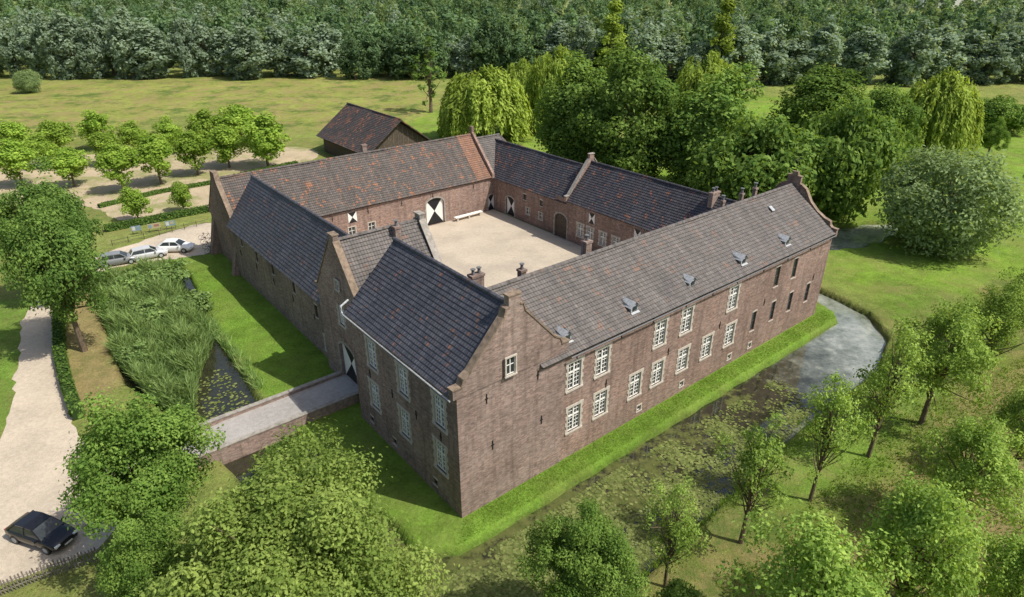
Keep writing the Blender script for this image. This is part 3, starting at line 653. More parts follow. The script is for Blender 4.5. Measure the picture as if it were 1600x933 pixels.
chimney(RWR, 33.4, 5.4, 12.4, 13.5, .3, .3, 1); chimney(RWR, 36.4, 5.4, 12.4, 13.6, .3, .3, 1); chimney(RWR, 38.6, 5.4, 12.4, 13.7, .34, .34, 1)
# gatehouse
gw = [(hitA(533, 487, 1.2)[0], 6.2, 1.0, 2.2, 'crosspale'), (hitA(528, 432, 1.2)[0], 9.3, .6, .8, 'slit')]
gb = 18.2
mb = wall_a(1.2, 14, 22.6, ZB, 8.2, [gw[0]], extra=[(gb-1.5, gb+1.5, .6, 4.3)])
ggo = [(13.8, 8.1), (13.8, 8.5), (14.3, 8.6), (17.9, 13.6), (17.9, 14.1), (18.7, 14.1), (18.7, 13.6), (22.3, 8.6), (22.8, 8.5), (22.8, 8.1)]
prism(mb, ggo, 'a', 1.15, 1.6); panel(mb, (1.2, 22.6), (9.2, 22.6), ZB, 8.2, (0, -1)); panel(mb, (9.2, 14), (9.2, 22.6), ZB, 8.2, (-1, 0)); panel(mb, (1.2, 14.05), (9.2, 14.05), ZB, 8.2, (0, 1))
tag(mb.build('wall', M['brick_grey'], castle), 'gabled brick gatehouse wall above the bridge')
put_window(*gw[1][2:4], 'small', 'a', 1.0, gw[1][0], 9.6)
mb = MB(); prism(mb, [(p[0], p[1]) for p in ggo], 'a', 8.9, 9.35); mb.build('parapet', M['greystone'], castle)
cp = MB(); coping(cp, ggo[1:-1], 'a', 1.08, 1.66); cp.build('coping', M['coping'], castle)
cp = MB(); coping(cp, ggo[1:-1], 'a', 8.8, 9.42); cp.build('coping', M['greystone'], castle)
rf = MB(); slope(rf, (1.6, 13.8, 7.95), (8.9, 13.8, 7.95), (1.6, 18.3, 13.55), (8.9, 18.3, 13.55)); slope(rf, (1.6, 22.8, 7.95), (8.9, 22.8, 7.95), (1.6, 18.3, 13.55), (8.9, 18.3, 13.55)); ridge(rf, (1.6, 18.3, 13.6), (8.9, 18.3, 13.6))
GHR = tag(rf.build('roof', M['brown'], castle), 'small steep brown tiled roof of the gatehouse'); chimney(GHR, 6.5, 17.6, 12, 13.8, .5, .5, 1)
def hourglass(mb, w, h, y0, th):
    p = [(-w/2, 0), (w/2, 0), (w/2, h), (-w/2, h)]; c = (0, h/2)
    for k, mi in ((0, 1), (1, 0), (2, 1), (3, 0)):
        a = p[k]; b = p[(k+1) % 4]; mb.face([(a[0], y0, a[1]), (b[0], y0, b[1]), (c[0], y0, c[1])], mi)
    mb.box(-w/2, w/2, y0+.004, y0+th, 0, h, 0)
def arch_door(wall, pos, s, z, w, h, surround='greystone', depth=.22):
    d = MB(); hourglass(d, w-.06, h-.03, depth, .06); d.box(-.012, .012, depth-.012, depth-.002, 0, h, 1)
    o = d.build('door', [M['white'], M['black']], castle)
    hd = MB(); hd.box(.08, .14, depth-.06, depth-.01, h*.42, h*.46); hd.build('handle', M['iron'], o)
    su = MB(); n = 10
    for sg in (-1, 1):
        for k in range(6):
            q = .14 if k % 2 else .24; su.box(sg*(w/2-.02) if sg > 0 else -w/2-q, (w/2+q) if sg > 0 else -w/2+.02, -.04, .06, h*.78*k/6, h*.78*(k+1)/6)
    r = w/2; zc = h*.78
    for k in range(n):
        t0 = math.pi*k/n; t1 = math.pi*(k+1)/n
        q = lambda t, rr: (math.cos(t)*(r-.02+rr), zc+math.sin(t)*(h*.22+rr))
        a, b, c_, e = q(t0, 0), q(t1, 0), q(t1, .22), q(t0, .22)
        su.face([(a[0], -.04, a[1]), (b[0], -.04, b[1]), (c_[0], -.04, c_[1]), (e[0], -.04, e[1])])
        su.face([(a[0], -.04, a[1]), (b[0], -.04, b[1]), (b[0], .2, b[1]), (a[0], .2, a[1])]); su.face([(e[0], -.04, e[1]), (c_[0], -.04, c_[1]), (c_[0], .05, c_[1]), (e[0], .05, e[1])])
        su.face([(a[0], -.008, a[1]), (b[0], -.008, b[1]), (b[0], -.008, h+.01), (a[0], -.008, h+.01)], 1)
    su.build('surround', [M[surround], M['brick_grey']], o)
    if wall == 'b': o.location = (s, pos, z)
    else: o.location = (pos, s, z); o.rotation_euler = (0, 0, -math.pi/2)
    return o
arch_door('a', 1.2, gb, .6, 3.0, 3.7, depth=.29)
# left wing
lw = []
for px, py, st, w, h in ((377,377,'slit',.5,1.1),(401,401,'slit',.6,1.2),(426,421,'slit',.6,1.1),(459,449,'slit',.6,1.2),(494,486,'slit',.6,1.3)):
    s, z = hitA(px, py, 1.8); lw.append((s, min(max(z-h/2, 1), 4.8), w, h, st))
s, z = hitA(499, 527, 1.8); lw.append((min(s, 23.8), z-.7, .95, 1.5, 'crosspale'))
mb = wall_a(1.8, 22.6, 48, ZB, 6.3, lw); panel(mb, (9.2, 22.6), (9.2, 48), ZB, 6.3, (-1, 0)); prism(mb, [(2, 6.1), (9, 6.1), (5.3, 10.9)], 'b', 48.1, 48.4)
tag(mb.build('wall', M['brick_grey'], castle), 'low shaded brick wall with few slit windows facing the reeds')
rf = MB(); slope(rf, (1.45, 20.8, 6.05), (1.45, 48.6, 6.05), (5.3, 20.8, 11.2), (5.3, 48.6, 11.2)); slope(rf, (9.5, 20.8, 6.05), (9.5, 48.6, 6.05), (5.3, 20.8, 11.2), (5.3, 48.6, 11.2)); ridge(rf, (5.3, 20.8, 11.25), (5.3, 48.6, 11.25))
tag(rf.build('roof', M['slate'], castle), 'long dark tiled roof left of the gatehouse')
# back wing
bw = []; dz = []
s, z = hitB(680, 325, 48); dz.append((s, 3.0, 3.9))
for px, py in ((550, 357), (581, 352)): bw.append((hitB(px, py, 48)[0], 1.4, 1.0, 1.2, 'small'))
bsh = hitB(550, 335, 48)[0]
s2 = hitB(768, 310, 48)[0]
mb = wall_b(48, 9.2, 40, ZB, 5.25, bw, extra=[(dz[0][0]-1.5, dz[0][0]+1.5, .03, 3.9), (s2-.65, s2+.65, .03, 2.4)])
panel(mb, (2.2, 57.6), (47.2, 57.6), ZB, 5.25, (0, -1)); panel(mb, (47.2, 48), (47.2, 57.6), ZB, 5.25, (-1, 0)); panel(mb, (2.2, 48), (2.2, 57.6), ZB, 5.25, (1, 0)); panel(mb, (2.2, 48.45), (9.2, 48.45), ZB, 5.25, (0, 1))
bgo = [(47.7, 5.1), (47.7, 5.8), (48.3, 5.8), (48.6, 6.4), (52.0, 10.4), (52.2, 11.3), (53.4, 11.3), (53.6, 10.4), (57.0, 6.4), (57.3, 5.8), (57.9, 5.8), (57.9, 5.1)]
prism(mb, bgo, 'a', 2.15, 2.6)
for b in (48.6, 57.0):
    mb.face([(1.0, b-.5, ZB), (1.0, b+.5, ZB), (2.18, b+.5, 4.6), (2.18, b-.5, 4.6)]); mb.face([(1.0, b-.5, ZB), (2.18, b-.5, 4.6), (2.18, b-.5, ZB)]); mb.face([(1.0, b+.5, ZB), (2.18, b+.5, 4.6), (2.18, b+.5, ZB)])
tag(mb.build('wall', M['brick'], castle), 'long brick barn wing wall behind the courtyard')
cp = MB(); coping(cp, bgo[1:-1], 'a', 2.08, 2.66); cp.build('coping', M['coping'], castle)
def two(rf, a0, a1, e, zr, mi=0):
    slope(rf, (a0, 47.7, e), (a1, 47.7, e), (a0, 52.8, zr), (a1, 52.8, zr), mi); slope(rf, (a0, 57.9, e), (a1, 57.9, e), (a0, 52.8, zr), (a1, 52.8, zr), mi); ridge(rf, (a0, 52.8, zr+.05), (a1, 52.8, zr+.05), mi)
rf = MB(); two(rf, 2.6, 36.6, 5.05, 10.5, 0); two(rf, 36.6, 39.2, 5.07, 10.52, 1)
BWR = tag(rf.build('roof', [M['rust'], M['orange']], castle), 'long rust-patched tiled roof of the back wing with an orange strip')
pz = MB(); prism(pz, [(47.6, 5.0), (47.6, 5.7), (52.5, 10.9), (52.5, 11.7), (53.1, 11.7), (53.1, 10.9), (58, 5.7), (58, 5.0)], 'a', 39.2, 39.6); pz.build('parapet', M['brick'], castle)
rf = MB(); two(rf, 39.6, 44.6, 5.0, 9.8); slope(rf, (47.5, 57.9, 5.0), (47.5, 47.7, 5.0), (44.6, 52.8, 9.8), (44.6, 52.8, 9.8)); slope(rf, (44.6, 57.9, 5.0), (47.5, 57.9, 5.0), (44.6, 52.8, 9.8), (44.6, 52.8, 9.8)); slope(rf, (44.6, 47.7, 5.0), (47.5, 47.7, 5.0), (44.6, 52.8, 9.8), (44.6, 52.8, 9.8))
tag(rf.build('roof', M['brown'], castle), 'hipped grey-brown tiled roof over the far corner')
chimney(BWR, 22.0, 53.4, 10, 11.5, .65, .5, 0); 
arch_door('b', 48, dz[0][0], .03, 3.0, 3.87); arch_door('b', 48, s2, .03, 1.3, 2.37)
def shutters(wall, pos, s, z, w, h):
    d = MB(); hourglass(d, w, h, -.05, .04); o = d.build('shutter', [M['white'], M['black']], castle)
    if wall == 'b': o.location = (s, pos, z)
    else: o.location = (pos, s, z); o.rotation_euler = (0, 0, -math.pi/2)
shutters('b', 48, bsh, 3.2, 1.2, 1.4)
# east wing
ea = 39.8; eb = 39.5
e1s = []; s3 = hitA(797, 313, ea)[0]
for px, py in ((825, 322), (845, 330)): e1s.append((hitA(px, py, ea)[0], 1.3, .8, 1.0, 'small'))
for px, py in ((820, 300), (846, 312)): e1s.append((hitA(px, py, ea)[0], 3.3, .6, .8, 'slit'))
mb = wall_a(ea, 32, 48, ZB, 5.2, e1s, extra=[(s3-1.0, s3+1.0, .03, 2.9)])
s4 = hitA(876, 348, eb)[0]
e2s = []
for px, py in ((907, 352), (922, 364), (942, 366), (962, 375)): e2s.append((hitA(px, py, eb)[0], 1.3, 1.0, 1.7, 'cross'))
mb = wall_a(eb, 10, 32, ZB, 5.7, e2s, extra=[(s4-1.2, s4+1.2, .03, 3.4)], mb=mb)
panel(mb, (47.2, 10), (47.2, 48), ZB, 5.2, (-1, 0))
ego = [(39.1, 5.4), (39.1, 6.1), (39.6, 6.15), (43.1, 10.4), (43.1, 11.0), (43.9, 11.0), (43.9, 10.4), (47.4, 6.15), (47.9, 6.1), (47.9, 5.4)]
prism(mb, ego, 'b', 31.8, 32.15)
tag(mb.build('wall', M['brick'], castle), 'shaded courtyard brick wall of the right-hand far wing')
cp = MB(); coping(cp, ego[1:-1], 'b', 31.72, 32.22); cp.build('coping', M['greystone'], castle)
rf = MB(); slope(rf, (39.45, 32.1, 5.0), (39.45, 49.5, 5.0), (43.5, 32.1, 9.25), (43.5, 52.4, 9.25)); slope(rf, (47.5, 32.1, 5.0), (47.5, 48, 5.0), (43.5, 32.1, 9.25), (43.5, 52.4, 9.25)); ridge(rf, (43.5, 32.1, 9.3), (43.5, 52.4, 9.3))
tag(rf.build('roof', M['slate2'], castle), 'dark tiled roof with scattered orange tiles in the far corner')
rf = MB(); slope(rf, (39.15, 8.5, 5.5), (39.15, 31.8, 5.5), (43.5, 8.5, 10.0), (43.5, 31.8, 10.0)); slope(rf, (47.8, 10, 5.5), (47.8, 31.8, 5.5), (43.5, 10, 10.0), (43.5, 31.8, 10.0)); ridge(rf, (43.5, 8.5, 10.05), (43.5, 31.8, 10.05))
EWR = tag(rf.build('roof', M['slate2'], castle), 'dark tiled roof of the right-hand courtyard wing, ending at a stepped parapet'); chimney(EWR, 43.0, 12.6, 9, 10.7, 1.3, .55, 2)
o = arch_door('a', ea, s3, .03, 2.0, 2.87)
d = arch_door('a', eb, s4, .03, 2.4, 3.37); d.data = d.data.copy(); d.data.materials.clear(); d.data.materials.append(M['wood']); d.data.materials.append(M['iron'])
for px, py in ((925, 341), (997, 358)): shutters('a', eb, hitA(px, py, eb)[0], 3.6, 1.0, 1.4)
# wall anchors
an = None
def anchor(wall, pos, s, z):
    global an
    if an is None:
        m = MB(); m.box(-.03, .03, -.05, .02, 0, .7); m.box(-.12, .12, -.048, .018, .33, .38); an = m.build('wall_anchor', M['iron'], castle); o = an
    else: o = copy_tree(an, castle)
    if wall == 'b': o.location = (s, pos, z)
    else: o.location = (pos, s, z); o.rotation_euler = (0, 0, -math.pi/2)
for s in (2.2, 6.4): anchor('b', -.0, s, 8.2); anchor('b', 0, s+.4, 4.4)
for s in (10, 14.5, 18, 22, 25.5, 29, 33, 37, 41): anchor('b', .05, s, 8.35)
for s in (13.2, 20.4, 27.3, 34.2, 43): anchor('b', .05, s, 4.6)
for s in (2, 5, 8.2, 11.5): anchor('a', 0, s, 5.1)
for s in (26, 31, 36, 41, 46): anchor('a', 1.8, s, 3.2)
for s in (14, 19, 24, 29, 36): anchor('b', 48, s, 3.9)

# ------------------------------------------------------------------ bridge
br = empty('bridge', (O[0], O[1], 0), ANG); tag(br, 'straight brick bridge with gravel deck leading to the gatehouse', 'bridge')
m = MB(); m.face([(1.5, 16.3, .62), (-9, 16.3, .56), (-14, 16.3, .02), (-14, 19.7, .02), (-9, 19.7, .56), (1.5, 19.7, .62)]); m.build('deck', M['deck'], br)
for b0, b1 in ((16.0, 16.3), (19.7, 20.0)):
    m = MB(); m.box(-12.3, 1.1, b0, b1, -1.6, .86); m.build('parapet', M['brick_grey'], br)
    m = MB(); m.box(-12.35, 1.1, b0-.05, b1+.05, .863, .94); m.build('coping', M['greystone'], br)

# ------------------------------------------------------------------ barn
barn = empty('barn', (*W2(34.8, 78.4), 0), ANG); barn.scale = (1.08, 1.08, 1.05); tag(barn, 'dark timber barn with rusty tiled gable roof behind the castle', 'barn')
m = MB(); m.box(.4, 12.6, .4, 18, -.2, 3.1); prism(m, [(.4, 3.1), (12.6, 3.1), (6.5, 7.6)], 'b', .35, .6)
m.build('wall', M['wood'], barn)
m = MB(); slope(m, (-.4, -.6, 2.9), (-.4, 19.2, 2.9), (6.5, -.6, 8.1), (6.5, 19.2, 8.1)); slope(m, (13.4, -.6, 2.9), (13.4, 19.2, 2.9), (6.5, -.6, 8.1), (6.5, 19.2, 8.1)); ridge(m, (6.5, -.6, 8.15), (6.5, 19.2, 8.15)); m.build('roof', M['barn'], barn)
m = MB(); hourglass(m, 3.0, 2.9, 0, .05); o = m.build('door', [M['greywood'], M['black']], barn); o.location = (6.5, .3, 0)
for k in range(13):
    m = MB(); m.box(.5+k*.94, .56+k*.94, .30, .345, 0, 3.1+max(0, 4.0*(1-abs(.5+k*.94-6.5)/6.1))); m.build('batten', M['greywood'], barn)

# ------------------------------------------------------------------ vehicles
def make_car(name, label, paint, loc, rz, est=False):
    r = empty(name, (loc[0], loc[1], .03), rz); tag(r, label, 'car')
    st = [(-2.12, .42, .74, .70), (-2.02, .28, .90, .82), (-1.6, .22, .97, .88), (-.8, .2, .96, .9), (.4, .2, .95, .9), (1.2, .22, .91, .88), (1.8, .25, .80, .84), (2.1, .32, .66, .74), (2.2, .42, .58, .62)]
    b = MB(); rings = []
    for x, zl, zb, hw in st:
        rings.append([(x, -hw*.88, zl), (x, -hw, zl+(zb-zl)*.3), (x, -hw, zl+(zb-zl)*.72), (x, -hw*.92, zb), (x, -hw*.45, zb+.03), (x, 0, zb+.04), (x, hw*.45, zb+.03), (x, hw*.92, zb), (x, hw, zl+(zb-zl)*.72), (x, hw, zl+(zb-zl)*.3), (x, hw*.88, zl)])
    for k in range(len(rings)-1):
        for j in range(10): b.face([rings[k][j], rings[k+1][j], rings[k+1][j+1], rings[k][j+1]])
        b.face([rings[k][10], rings[k+1][10], rings[k+1][0], rings[k][0]])
    b.face(rings[0]); b.face(rings[-1][::-1])
    o = b.build('body', paint, r, smooth=True); weld(o)
    xr = -1.95 if est else -1.75
    g = MB()
    zt = 1.44; xb = -1.55 if est else -1.15; xf = .3
    B = [(xr, -.80, .94), (1.1, -.80, .90), (1.1, .80, .90), (xr, .80, .94)]; T = [(xb, -.60, zt-.03), (xf, -.62, zt), (xf, .62, zt), (xb, .60, zt-.03)]
    for k in range(4): g.face([B[k], B[(k+1) % 4], T[(k+1) % 4], T[k]])
    g.build('window', M['glass'], r)
    p = MB()
    tz = [(xb-.06, -.63, zt-.03), (-.4, -.66, zt+.05), (xf+.06, -.65, zt), (xf+.06, .65, zt), (-.4, .66, zt+.05), (xb-.06, .63, zt-.03)]
    p.face([tz[0], tz[1], tz[4], tz[5]]); p.face([tz[1], tz[2], tz[3], tz[4]]); p.face([(q[0], q[1], q[2]-.06) for q in tz][::-1])
    for k in range(6): a, c_ = tz[k], tz[(k+1) % 6]; p.face([a, c_, (c_[0], c_[1], c_[2]-.06), (a[0], a[1], a[2]-.06)])
    p.build('roof', paint, r)
    for sg in (-1, 1):
        for pts, rr in (([(1.1, sg*.81, .9), (xf, sg*.635, zt)], .035), ([(xr, sg*.81, .93), (xb, sg*.615, zt-.03)], .06), ([(-.35, sg*.815, .93), (-.35, sg*.65, zt)], .035)):
            q = MB(); q.tube(pts, rr, 5); q.build('pillar', paint, r)
    for sx in (-1.3, 1.32):
        for sg in (-1, 1):
            w = MB(); w.tube([(sx, sg*.72, .32), (sx, sg*.915, .32)], .33, 18); wo_ = w.build('wheel', M['black'], r, smooth=False)
            w = MB(); w.tube([(sx, sg*.90, .32), (sx, sg*.925, .32)], .2, 12); w.build('rim', M['zinc'], wo_)
    for sg in (-1, 1):
        h = MB(); h.box(2.02, 2.16, sg*.6-.16, sg*.6+.16, .58, .7); h.build('headlight', M['white'], r)
        h = MB(); h.box(-2.13, -2.03, sg*.62-.14, sg*.62+.14, .66, .84); h.build('taillight', RED, r)
        h = MB(); h.box(.72, .9, sg*.98-.1, sg*.98+.1, .92, 1.06); h.build('mirror', paint, r)
    for x0, x1, z0, z1 in ((-2.16, -2.1, .48, .6), (2.18, 2.22, .42, .52)):
        h = MB(); h.box(x0, x1, -.26, .26, z0, z1); h.build('number_plate', M['white'], r)
    return r
RED = plain('red_lens', (0.4, 0.02, 0.015), 0.3)
pblack = plain('black_car_paint', (0.012, 0.012, 0.014), 0.15, 0.6, var=.02); pgrey = plain('grey_car_paint', (0.22, 0.23, 0.24), 0.25, 0.6, var=.02)
psilver = plain('silver_car_paint', (0.5, 0.51, 0.52), 0.25, 0.6, var=.02); pwhite = plain('white_car_paint', (0.75, 0.75, 0.74), 0.3, 0.5, var=.02)
def heading(p, q): a = G(*p); b = G(*q); return math.atan2(b[1]-a[1], b[0]-a[0])
make_car('parked_car', 'black hatchback parked on the sandy path at lower left', pblack, G(70, 842), heading((30, 832), (108, 858)))
hd = heading((212, 404), (254, 397))
make_car('parked_car', 'grey car nearest the big left tree, leftmost of the three by the moat', pgrey, G(187, 412), hd, True)
make_car('parked_car', 'silver estate car parked between the grey and the white car', psilver, G(233, 403), hd+.1, True)
make_car('parked_car', 'white car parked nearest the castle corner', pwhite, G(276, 392), hd-.45)

# ------------------------------------------------------------------ furniture
def fence(name, pts, h, label, mat, rails=2, step=.17):
    r = empty(name, (*pts[0], 0)); tag(r, label, 'fence'); p0 = Vector((*pts[0], 0)); pk = MB()
    for a, b in zip(pts, pts[1:]):
        a = Vector((*a, 0))-p0; b = Vector((*b, 0))-p0; n = max(1, int((b-a).length/step)); d = (b-a).normalized()
        for k in range(n):
            c = a.lerp(b, k/n); hh = h*random.uniform(.9, 1.08); pk.tube([c, c+Vector((random.uniform(-.03, .03), random.uniform(-.03, .03), hh))], .04, 5)
        for j in range(rails):
            rl = MB(); z = h*(.3+.45*j); rl.tube([a+Vector((0, 0, z)), b+Vector((0, 0, z))], .03, 5); rl.build('rail', mat, r)
    pk.build('pickets', mat, r)
fence('paling_fence', [G(-20, 940), G(60, 908), G(160, 874)], 1.1, 'grey chestnut paling fence at the lower left corner', M['greywood'])
fence('post_fence', [G(176, 384), G(250, 368), G(326, 350)], .9, 'low wooden post fence behind the parked cars', M['wood'], 2, 1.6)
cols_ = [plain('blue_panel', (.2, .27, .33), .6), plain('yellow_panel', (.38, .34, .2), .6), plain('teal_panel', (.18, .27, .28), .6), plain('white_panel', (.5, .5, .48), .6), plain('red_panel', (.28, .14, .12), .6)]
for k, (px, py, w) in enumerate(((215, 366, 1.2), (243, 362, 1.6), (268, 358, 1.3))):
    p = G(px, py); r = empty('display_board', (*p, 0), hd); tag(r, ['small dull blue board, leftmost of three by the car park fence', 'wide ochre board between two smaller boards', 'teal board nearest the castle, behind the white car'][k], 'board')
    m = MB(); m.box(-w/2, w/2, -.03, .03, .5, 1.2, 0); m.box(-w/2+.1, -w/2+.5, -.045, -.032, .6, 1.1, 1); m.box(0, w/2-.2, -.045, -.032, .75, 1.05, 2)
    m.build('panel', [[cols_[0], cols_[3], cols_[2]], [cols_[1], cols_[0], cols_[4]], [cols_[2], cols_[3], cols_[1]]][k], r)
    for sg in (-1, 1):
        m = MB(); m.tube([(sg*(w/2-.1), .06, 0), (sg*(w/2-.1), .06, 1.25)], .04, 6); m.build('post', M['wood'], r)
def bike():
    r = empty('bicycle', (0, 0, 0)); fr = MB()
    for p, q in (((-.1, 0, .3), (-.18, 0, .85)), ((-.15, 0, .75), (.42, 0, .78)), ((-.1, 0, .3), (.42, 0, .7)), ((-.55, 0, .34), (-.1, 0, .3)), ((-.55, 0, .34), (-.16, 0, .75)), ((.4, 0, .9), (.55, 0, .34))): fr.tube([p, q], .022, 5)
    fr.build('frame', M['iron'], r)
    for x in (-.55, .55):
        w = MB(); w.tube([(x+.33*math.cos(t*math.pi/8), 0, .34+.33*math.sin(t*math.pi/8)) for t in range(17)], .022, 5, cap=False); w.build('wheel', M['black'], r)
    h = MB(); h.tube([(.36, -.28, .98), (.42, 0, .95), (.36, .28, .98)], .02, 5); h.build('handlebar', M['zinc'], r)
    h = MB(); h.box(-.32, -.06, -.07, .07, .86, .92); h.build('saddle', M['black'], r); return r
b0 = None
for k in range(4):
    o = bike() if b0 is None else copy_tree(b0)
    if b0 is None: b0 = o
    p = G(322+k*3.2, 374+k*7); o.location = (*p, .03); o.rotation_euler = (0, 0, .5+.1*k)
    tag(o, ['bicycle farthest back in the row by the castle corner', 'second bicycle from the back by the castle corner', 'second bicycle from the front by the castle corner', 'bicycle nearest the camera in the row by the castle corner'][k], 'bicycle', 'bicycles parked by the castle corner')
bx = (hitB(709, 333, 47)[0]+hitB(756, 325, 47)[0])/2
bn = empty('bench', (*W2(bx, 47.2), .03), ANG); tag(bn, 'long white stone bench against the back courtyard wall', 'bench')
m = MB(); m.box(-2.4, 2.4, -.3, .3, .5, .62); m.build('seat', M['white'], bn)
for x in (-2, 0, 2): m = MB(); m.box(x-.12, x+.12, -.24, .24, 0, .498); m.build('leg', M['stone'], bn)

# ------------------------------------------------------------------ hedges
M['hcore'] = plain('hedge_core', (0.03, 0.055, 0.015), 1.0, 0.05)
def hedge(pts, h, w, label):
    pts = [Vector(p) for p in pts]; r = empty('hedge', (pts[0].x, pts[0].y, 0)); tag(r, label, 'hedge'); core = MB(); P = []; N = []
    for a, b in zip(pts, pts[1:]):
        a = a-Vector((r.location.x, r.location.y)) ; b = b-Vector((r.location.x, r.location.y)); d = (b-a).normalized(); nn = Vector((-d.y, d.x))
        q = [a-nn*w*.42, b-nn*w*.42, b+nn*w*.42, a+nn*w*.42]
        lo = [(p.x, p.y, -.1) for p in q]; hi = [(p.x, p.y, h*.9) for p in q]
        core.face(hi)
        for k in range(4): core.face([lo[k], lo[(k+1) % 4], hi[(k+1) % 4], hi[k]])
        n = int((b-a).length*110)
        for _ in range(n):
            t = random.random(); s = random.choice((0, 1, 2)); c = a.lerp(b, t)
            if s == 0: o = random.uniform(-.5, .5)*w; P.append((c.x+nn.x*o, c.y+nn.y*o, h*random.uniform(.88, 1.06))); N.append((random.gauss(0, .4), random.gauss(0, .4), 1))
            else:
                sg = 1 if s == 1 else -1; o = sg*w*random.uniform(.4, .55); P.append((c.x+nn.x*o, c.y+nn.y*o, random.uniform(.05, h))); N.append((nn.x*sg+random.gauss(0, .4), nn.y*sg+random.gauss(0, .4), .3))
    core.build('core', M['hcore'], r)
    P = np.array(P); N = unit(np.array(N)); n = len(P)
    mesh = quads_mesh('foliage', leaf_verts(P, N, .14*RNG.uniform(.6, 1.3, n)), RNG.uniform(0, 1, (n, 2)), L['hedge']); o = bpy.data.objects.new('foliage', mesh); C.objects.link(o); o.parent = r
hedge([G(*p) for p in ((101,470),(94,505),(96,560),(108,610),(124,655))], 1.1, .9, 'clipped low hedge curving along the sandy path by the reeds')
hedge([G(*p) for p in ((165,362),(250,345),(337,328))], .9, 1.1, 'dark hedge nearest the parked cars')
hedge([G(*p) for p in ((155,325),(250,302),(330,288))], .6, .8, 'hedge strip under the middle row of clipped trees')
hedge([G(*p) for p in ((345,285),(400,272),(465,258))], .8, 1.0, 'hedge strip between the castle back wing and the sandy yard')

# ------------------------------------------------------------------ stuff: reeds, lily pads, grass
def scatter(poly, n, seed):
    rg_ = np.random.default_rng(seed); p = np.array(poly); lo = p.min(0); hi = p.max(0); out = np.zeros((0, 2))
    while len(out) < n:
        q = rg_.uniform(lo, hi, (n*2, 2)); q = q[sdf(poly, q[:, 0], q[:, 1]) < 0]; out = np.vstack([out, q])
    return out[:n]
def blades(name, pts, z, h, w, mat, label, cat, lean=.35, lump=False):
    n = len(pts); a = RNG.uniform(0, 6.28, n); hh = h*RNG.uniform(.55, 1.2, n)
    ck = RNG.uniform(0, 1, n); zz = z+0*a
    if lump:
        k = 0.5+0.22*np.sin(pts[:, 0]*1.3+np.sin(pts[:, 1]*.9)*2)+0.2*np.sin(pts[:, 1]*1.7+pts[:, 0]*.7+1)+.12*np.sin(pts[:, 0]*3.1+pts[:, 1]*2.3); hh = hh*(0.45+0.9*k); ck = np.clip(0.7*k+0.6*ck-.15, 0, 1)
        zz = z+hh*RNG.uniform(0, .7, n)
    ln = hh*lean*RNG.uniform(.2, 1.3, n); b = RNG.uniform(0, 6.28, n)
    base = np.stack([pts[:, 0], pts[:, 1], zz], 1); wv_ = np.stack([np.cos(b), np.sin(b), 0*a], 1)*(w*RNG.uniform(.6, 1.3, n))[:, None]/2
    l = np.stack([np.cos(a), np.sin(a), 0*a], 1)*ln[:, None]; up = np.array([0, 0, 1.0])
    mid = base+l*.35+up*(hh*.6)[:, None]; tip = base+l+up*hh[:, None]
    V1 = np.stack([base-wv_, base+wv_, mid+wv_*.8, mid-wv_*.8], 1).reshape(-1, 3); V2 = np.stack([mid-wv_*.8, mid+wv_*.8, tip+wv_*.1, tip-wv_*.1], 1).reshape(-1, 3)
    cv = np.stack([ck, RNG.uniform(0, 1, n)], 1)
    me_ = quads_mesh(name, np.vstack([V1, V2]), np.vstack([cv, cv]), mat); o = bpy.data.objects.new(name, me_); C.objects.link(o); tag(o, label, cat, kind='stuff'); return o
reed_ab = [(-12.6, 56.5), (-4.0, 56.5), (-4.9, 44), (-5.3, 35), (-6.8, 32), (-8.6, 28.5), (-9.8, 25), (-10.8, 22.5), (-12.2, 26), (-13.6, 36), (-13, 45)]
rp = scatter([W2(*p) for p in reed_ab], 54000, 3)
blades('reeds', rp, -.65, 1.25, .13, L['reed'], 'tall grey-green reeds filling the moat left of the castle', 'reeds', lean=.6, lump=True)
rp2 = scatter([W2(*p) for p in ((-5.2, 23), (-4.4, 23), (-4.0, 45), (-5.0, 40))], 1400, 4)
blades('bank_reeds', rp2, -.6, 1.1, .08, L['reed'], 'fringe of reeds along the left castle lawn', 'reeds', lean=.6)
rp3 = scatter([W2(*p) for p in ((-3, -11), (50, -10), (47, -7.6), (40, -9.2), (24, -9.4), (5, -10.3), (-3, -10))], 5000, 6)
blades('bank_grass', rp3, -.35, .55, .07, L['grass'], 'long rank grass on the outer bank of the right moat', 'grass', lean=.8)
gl = np.vstack([scatter([W2(*p) for p in ((-1.4, -1.7), (46.2, -1.75), (46.8, -.1), (0, -.1))], 11000, 7), scatter([W2(*p) for p in ((-5, 21), (1.6, 21), (1.6, 57), (-2.4, 52), (-4, 40))], 9000, 9)])
blades('lawn_grass', gl, -.01, .08, .05, L['grass'], 'bright short grass on the castle lawns beside the moat', 'grass', lean=1.2)
gm = scatter([G(*p) for p in ((1130,930),(1290,760),(1420,640),(1600,560),(1700,700),(1650,960))], 12000, 31)
blades('meadow_grass', gm, -.02, .24, .07, L['grass'], 'rough grass under the trees at lower right', 'grass', lean=1.0)
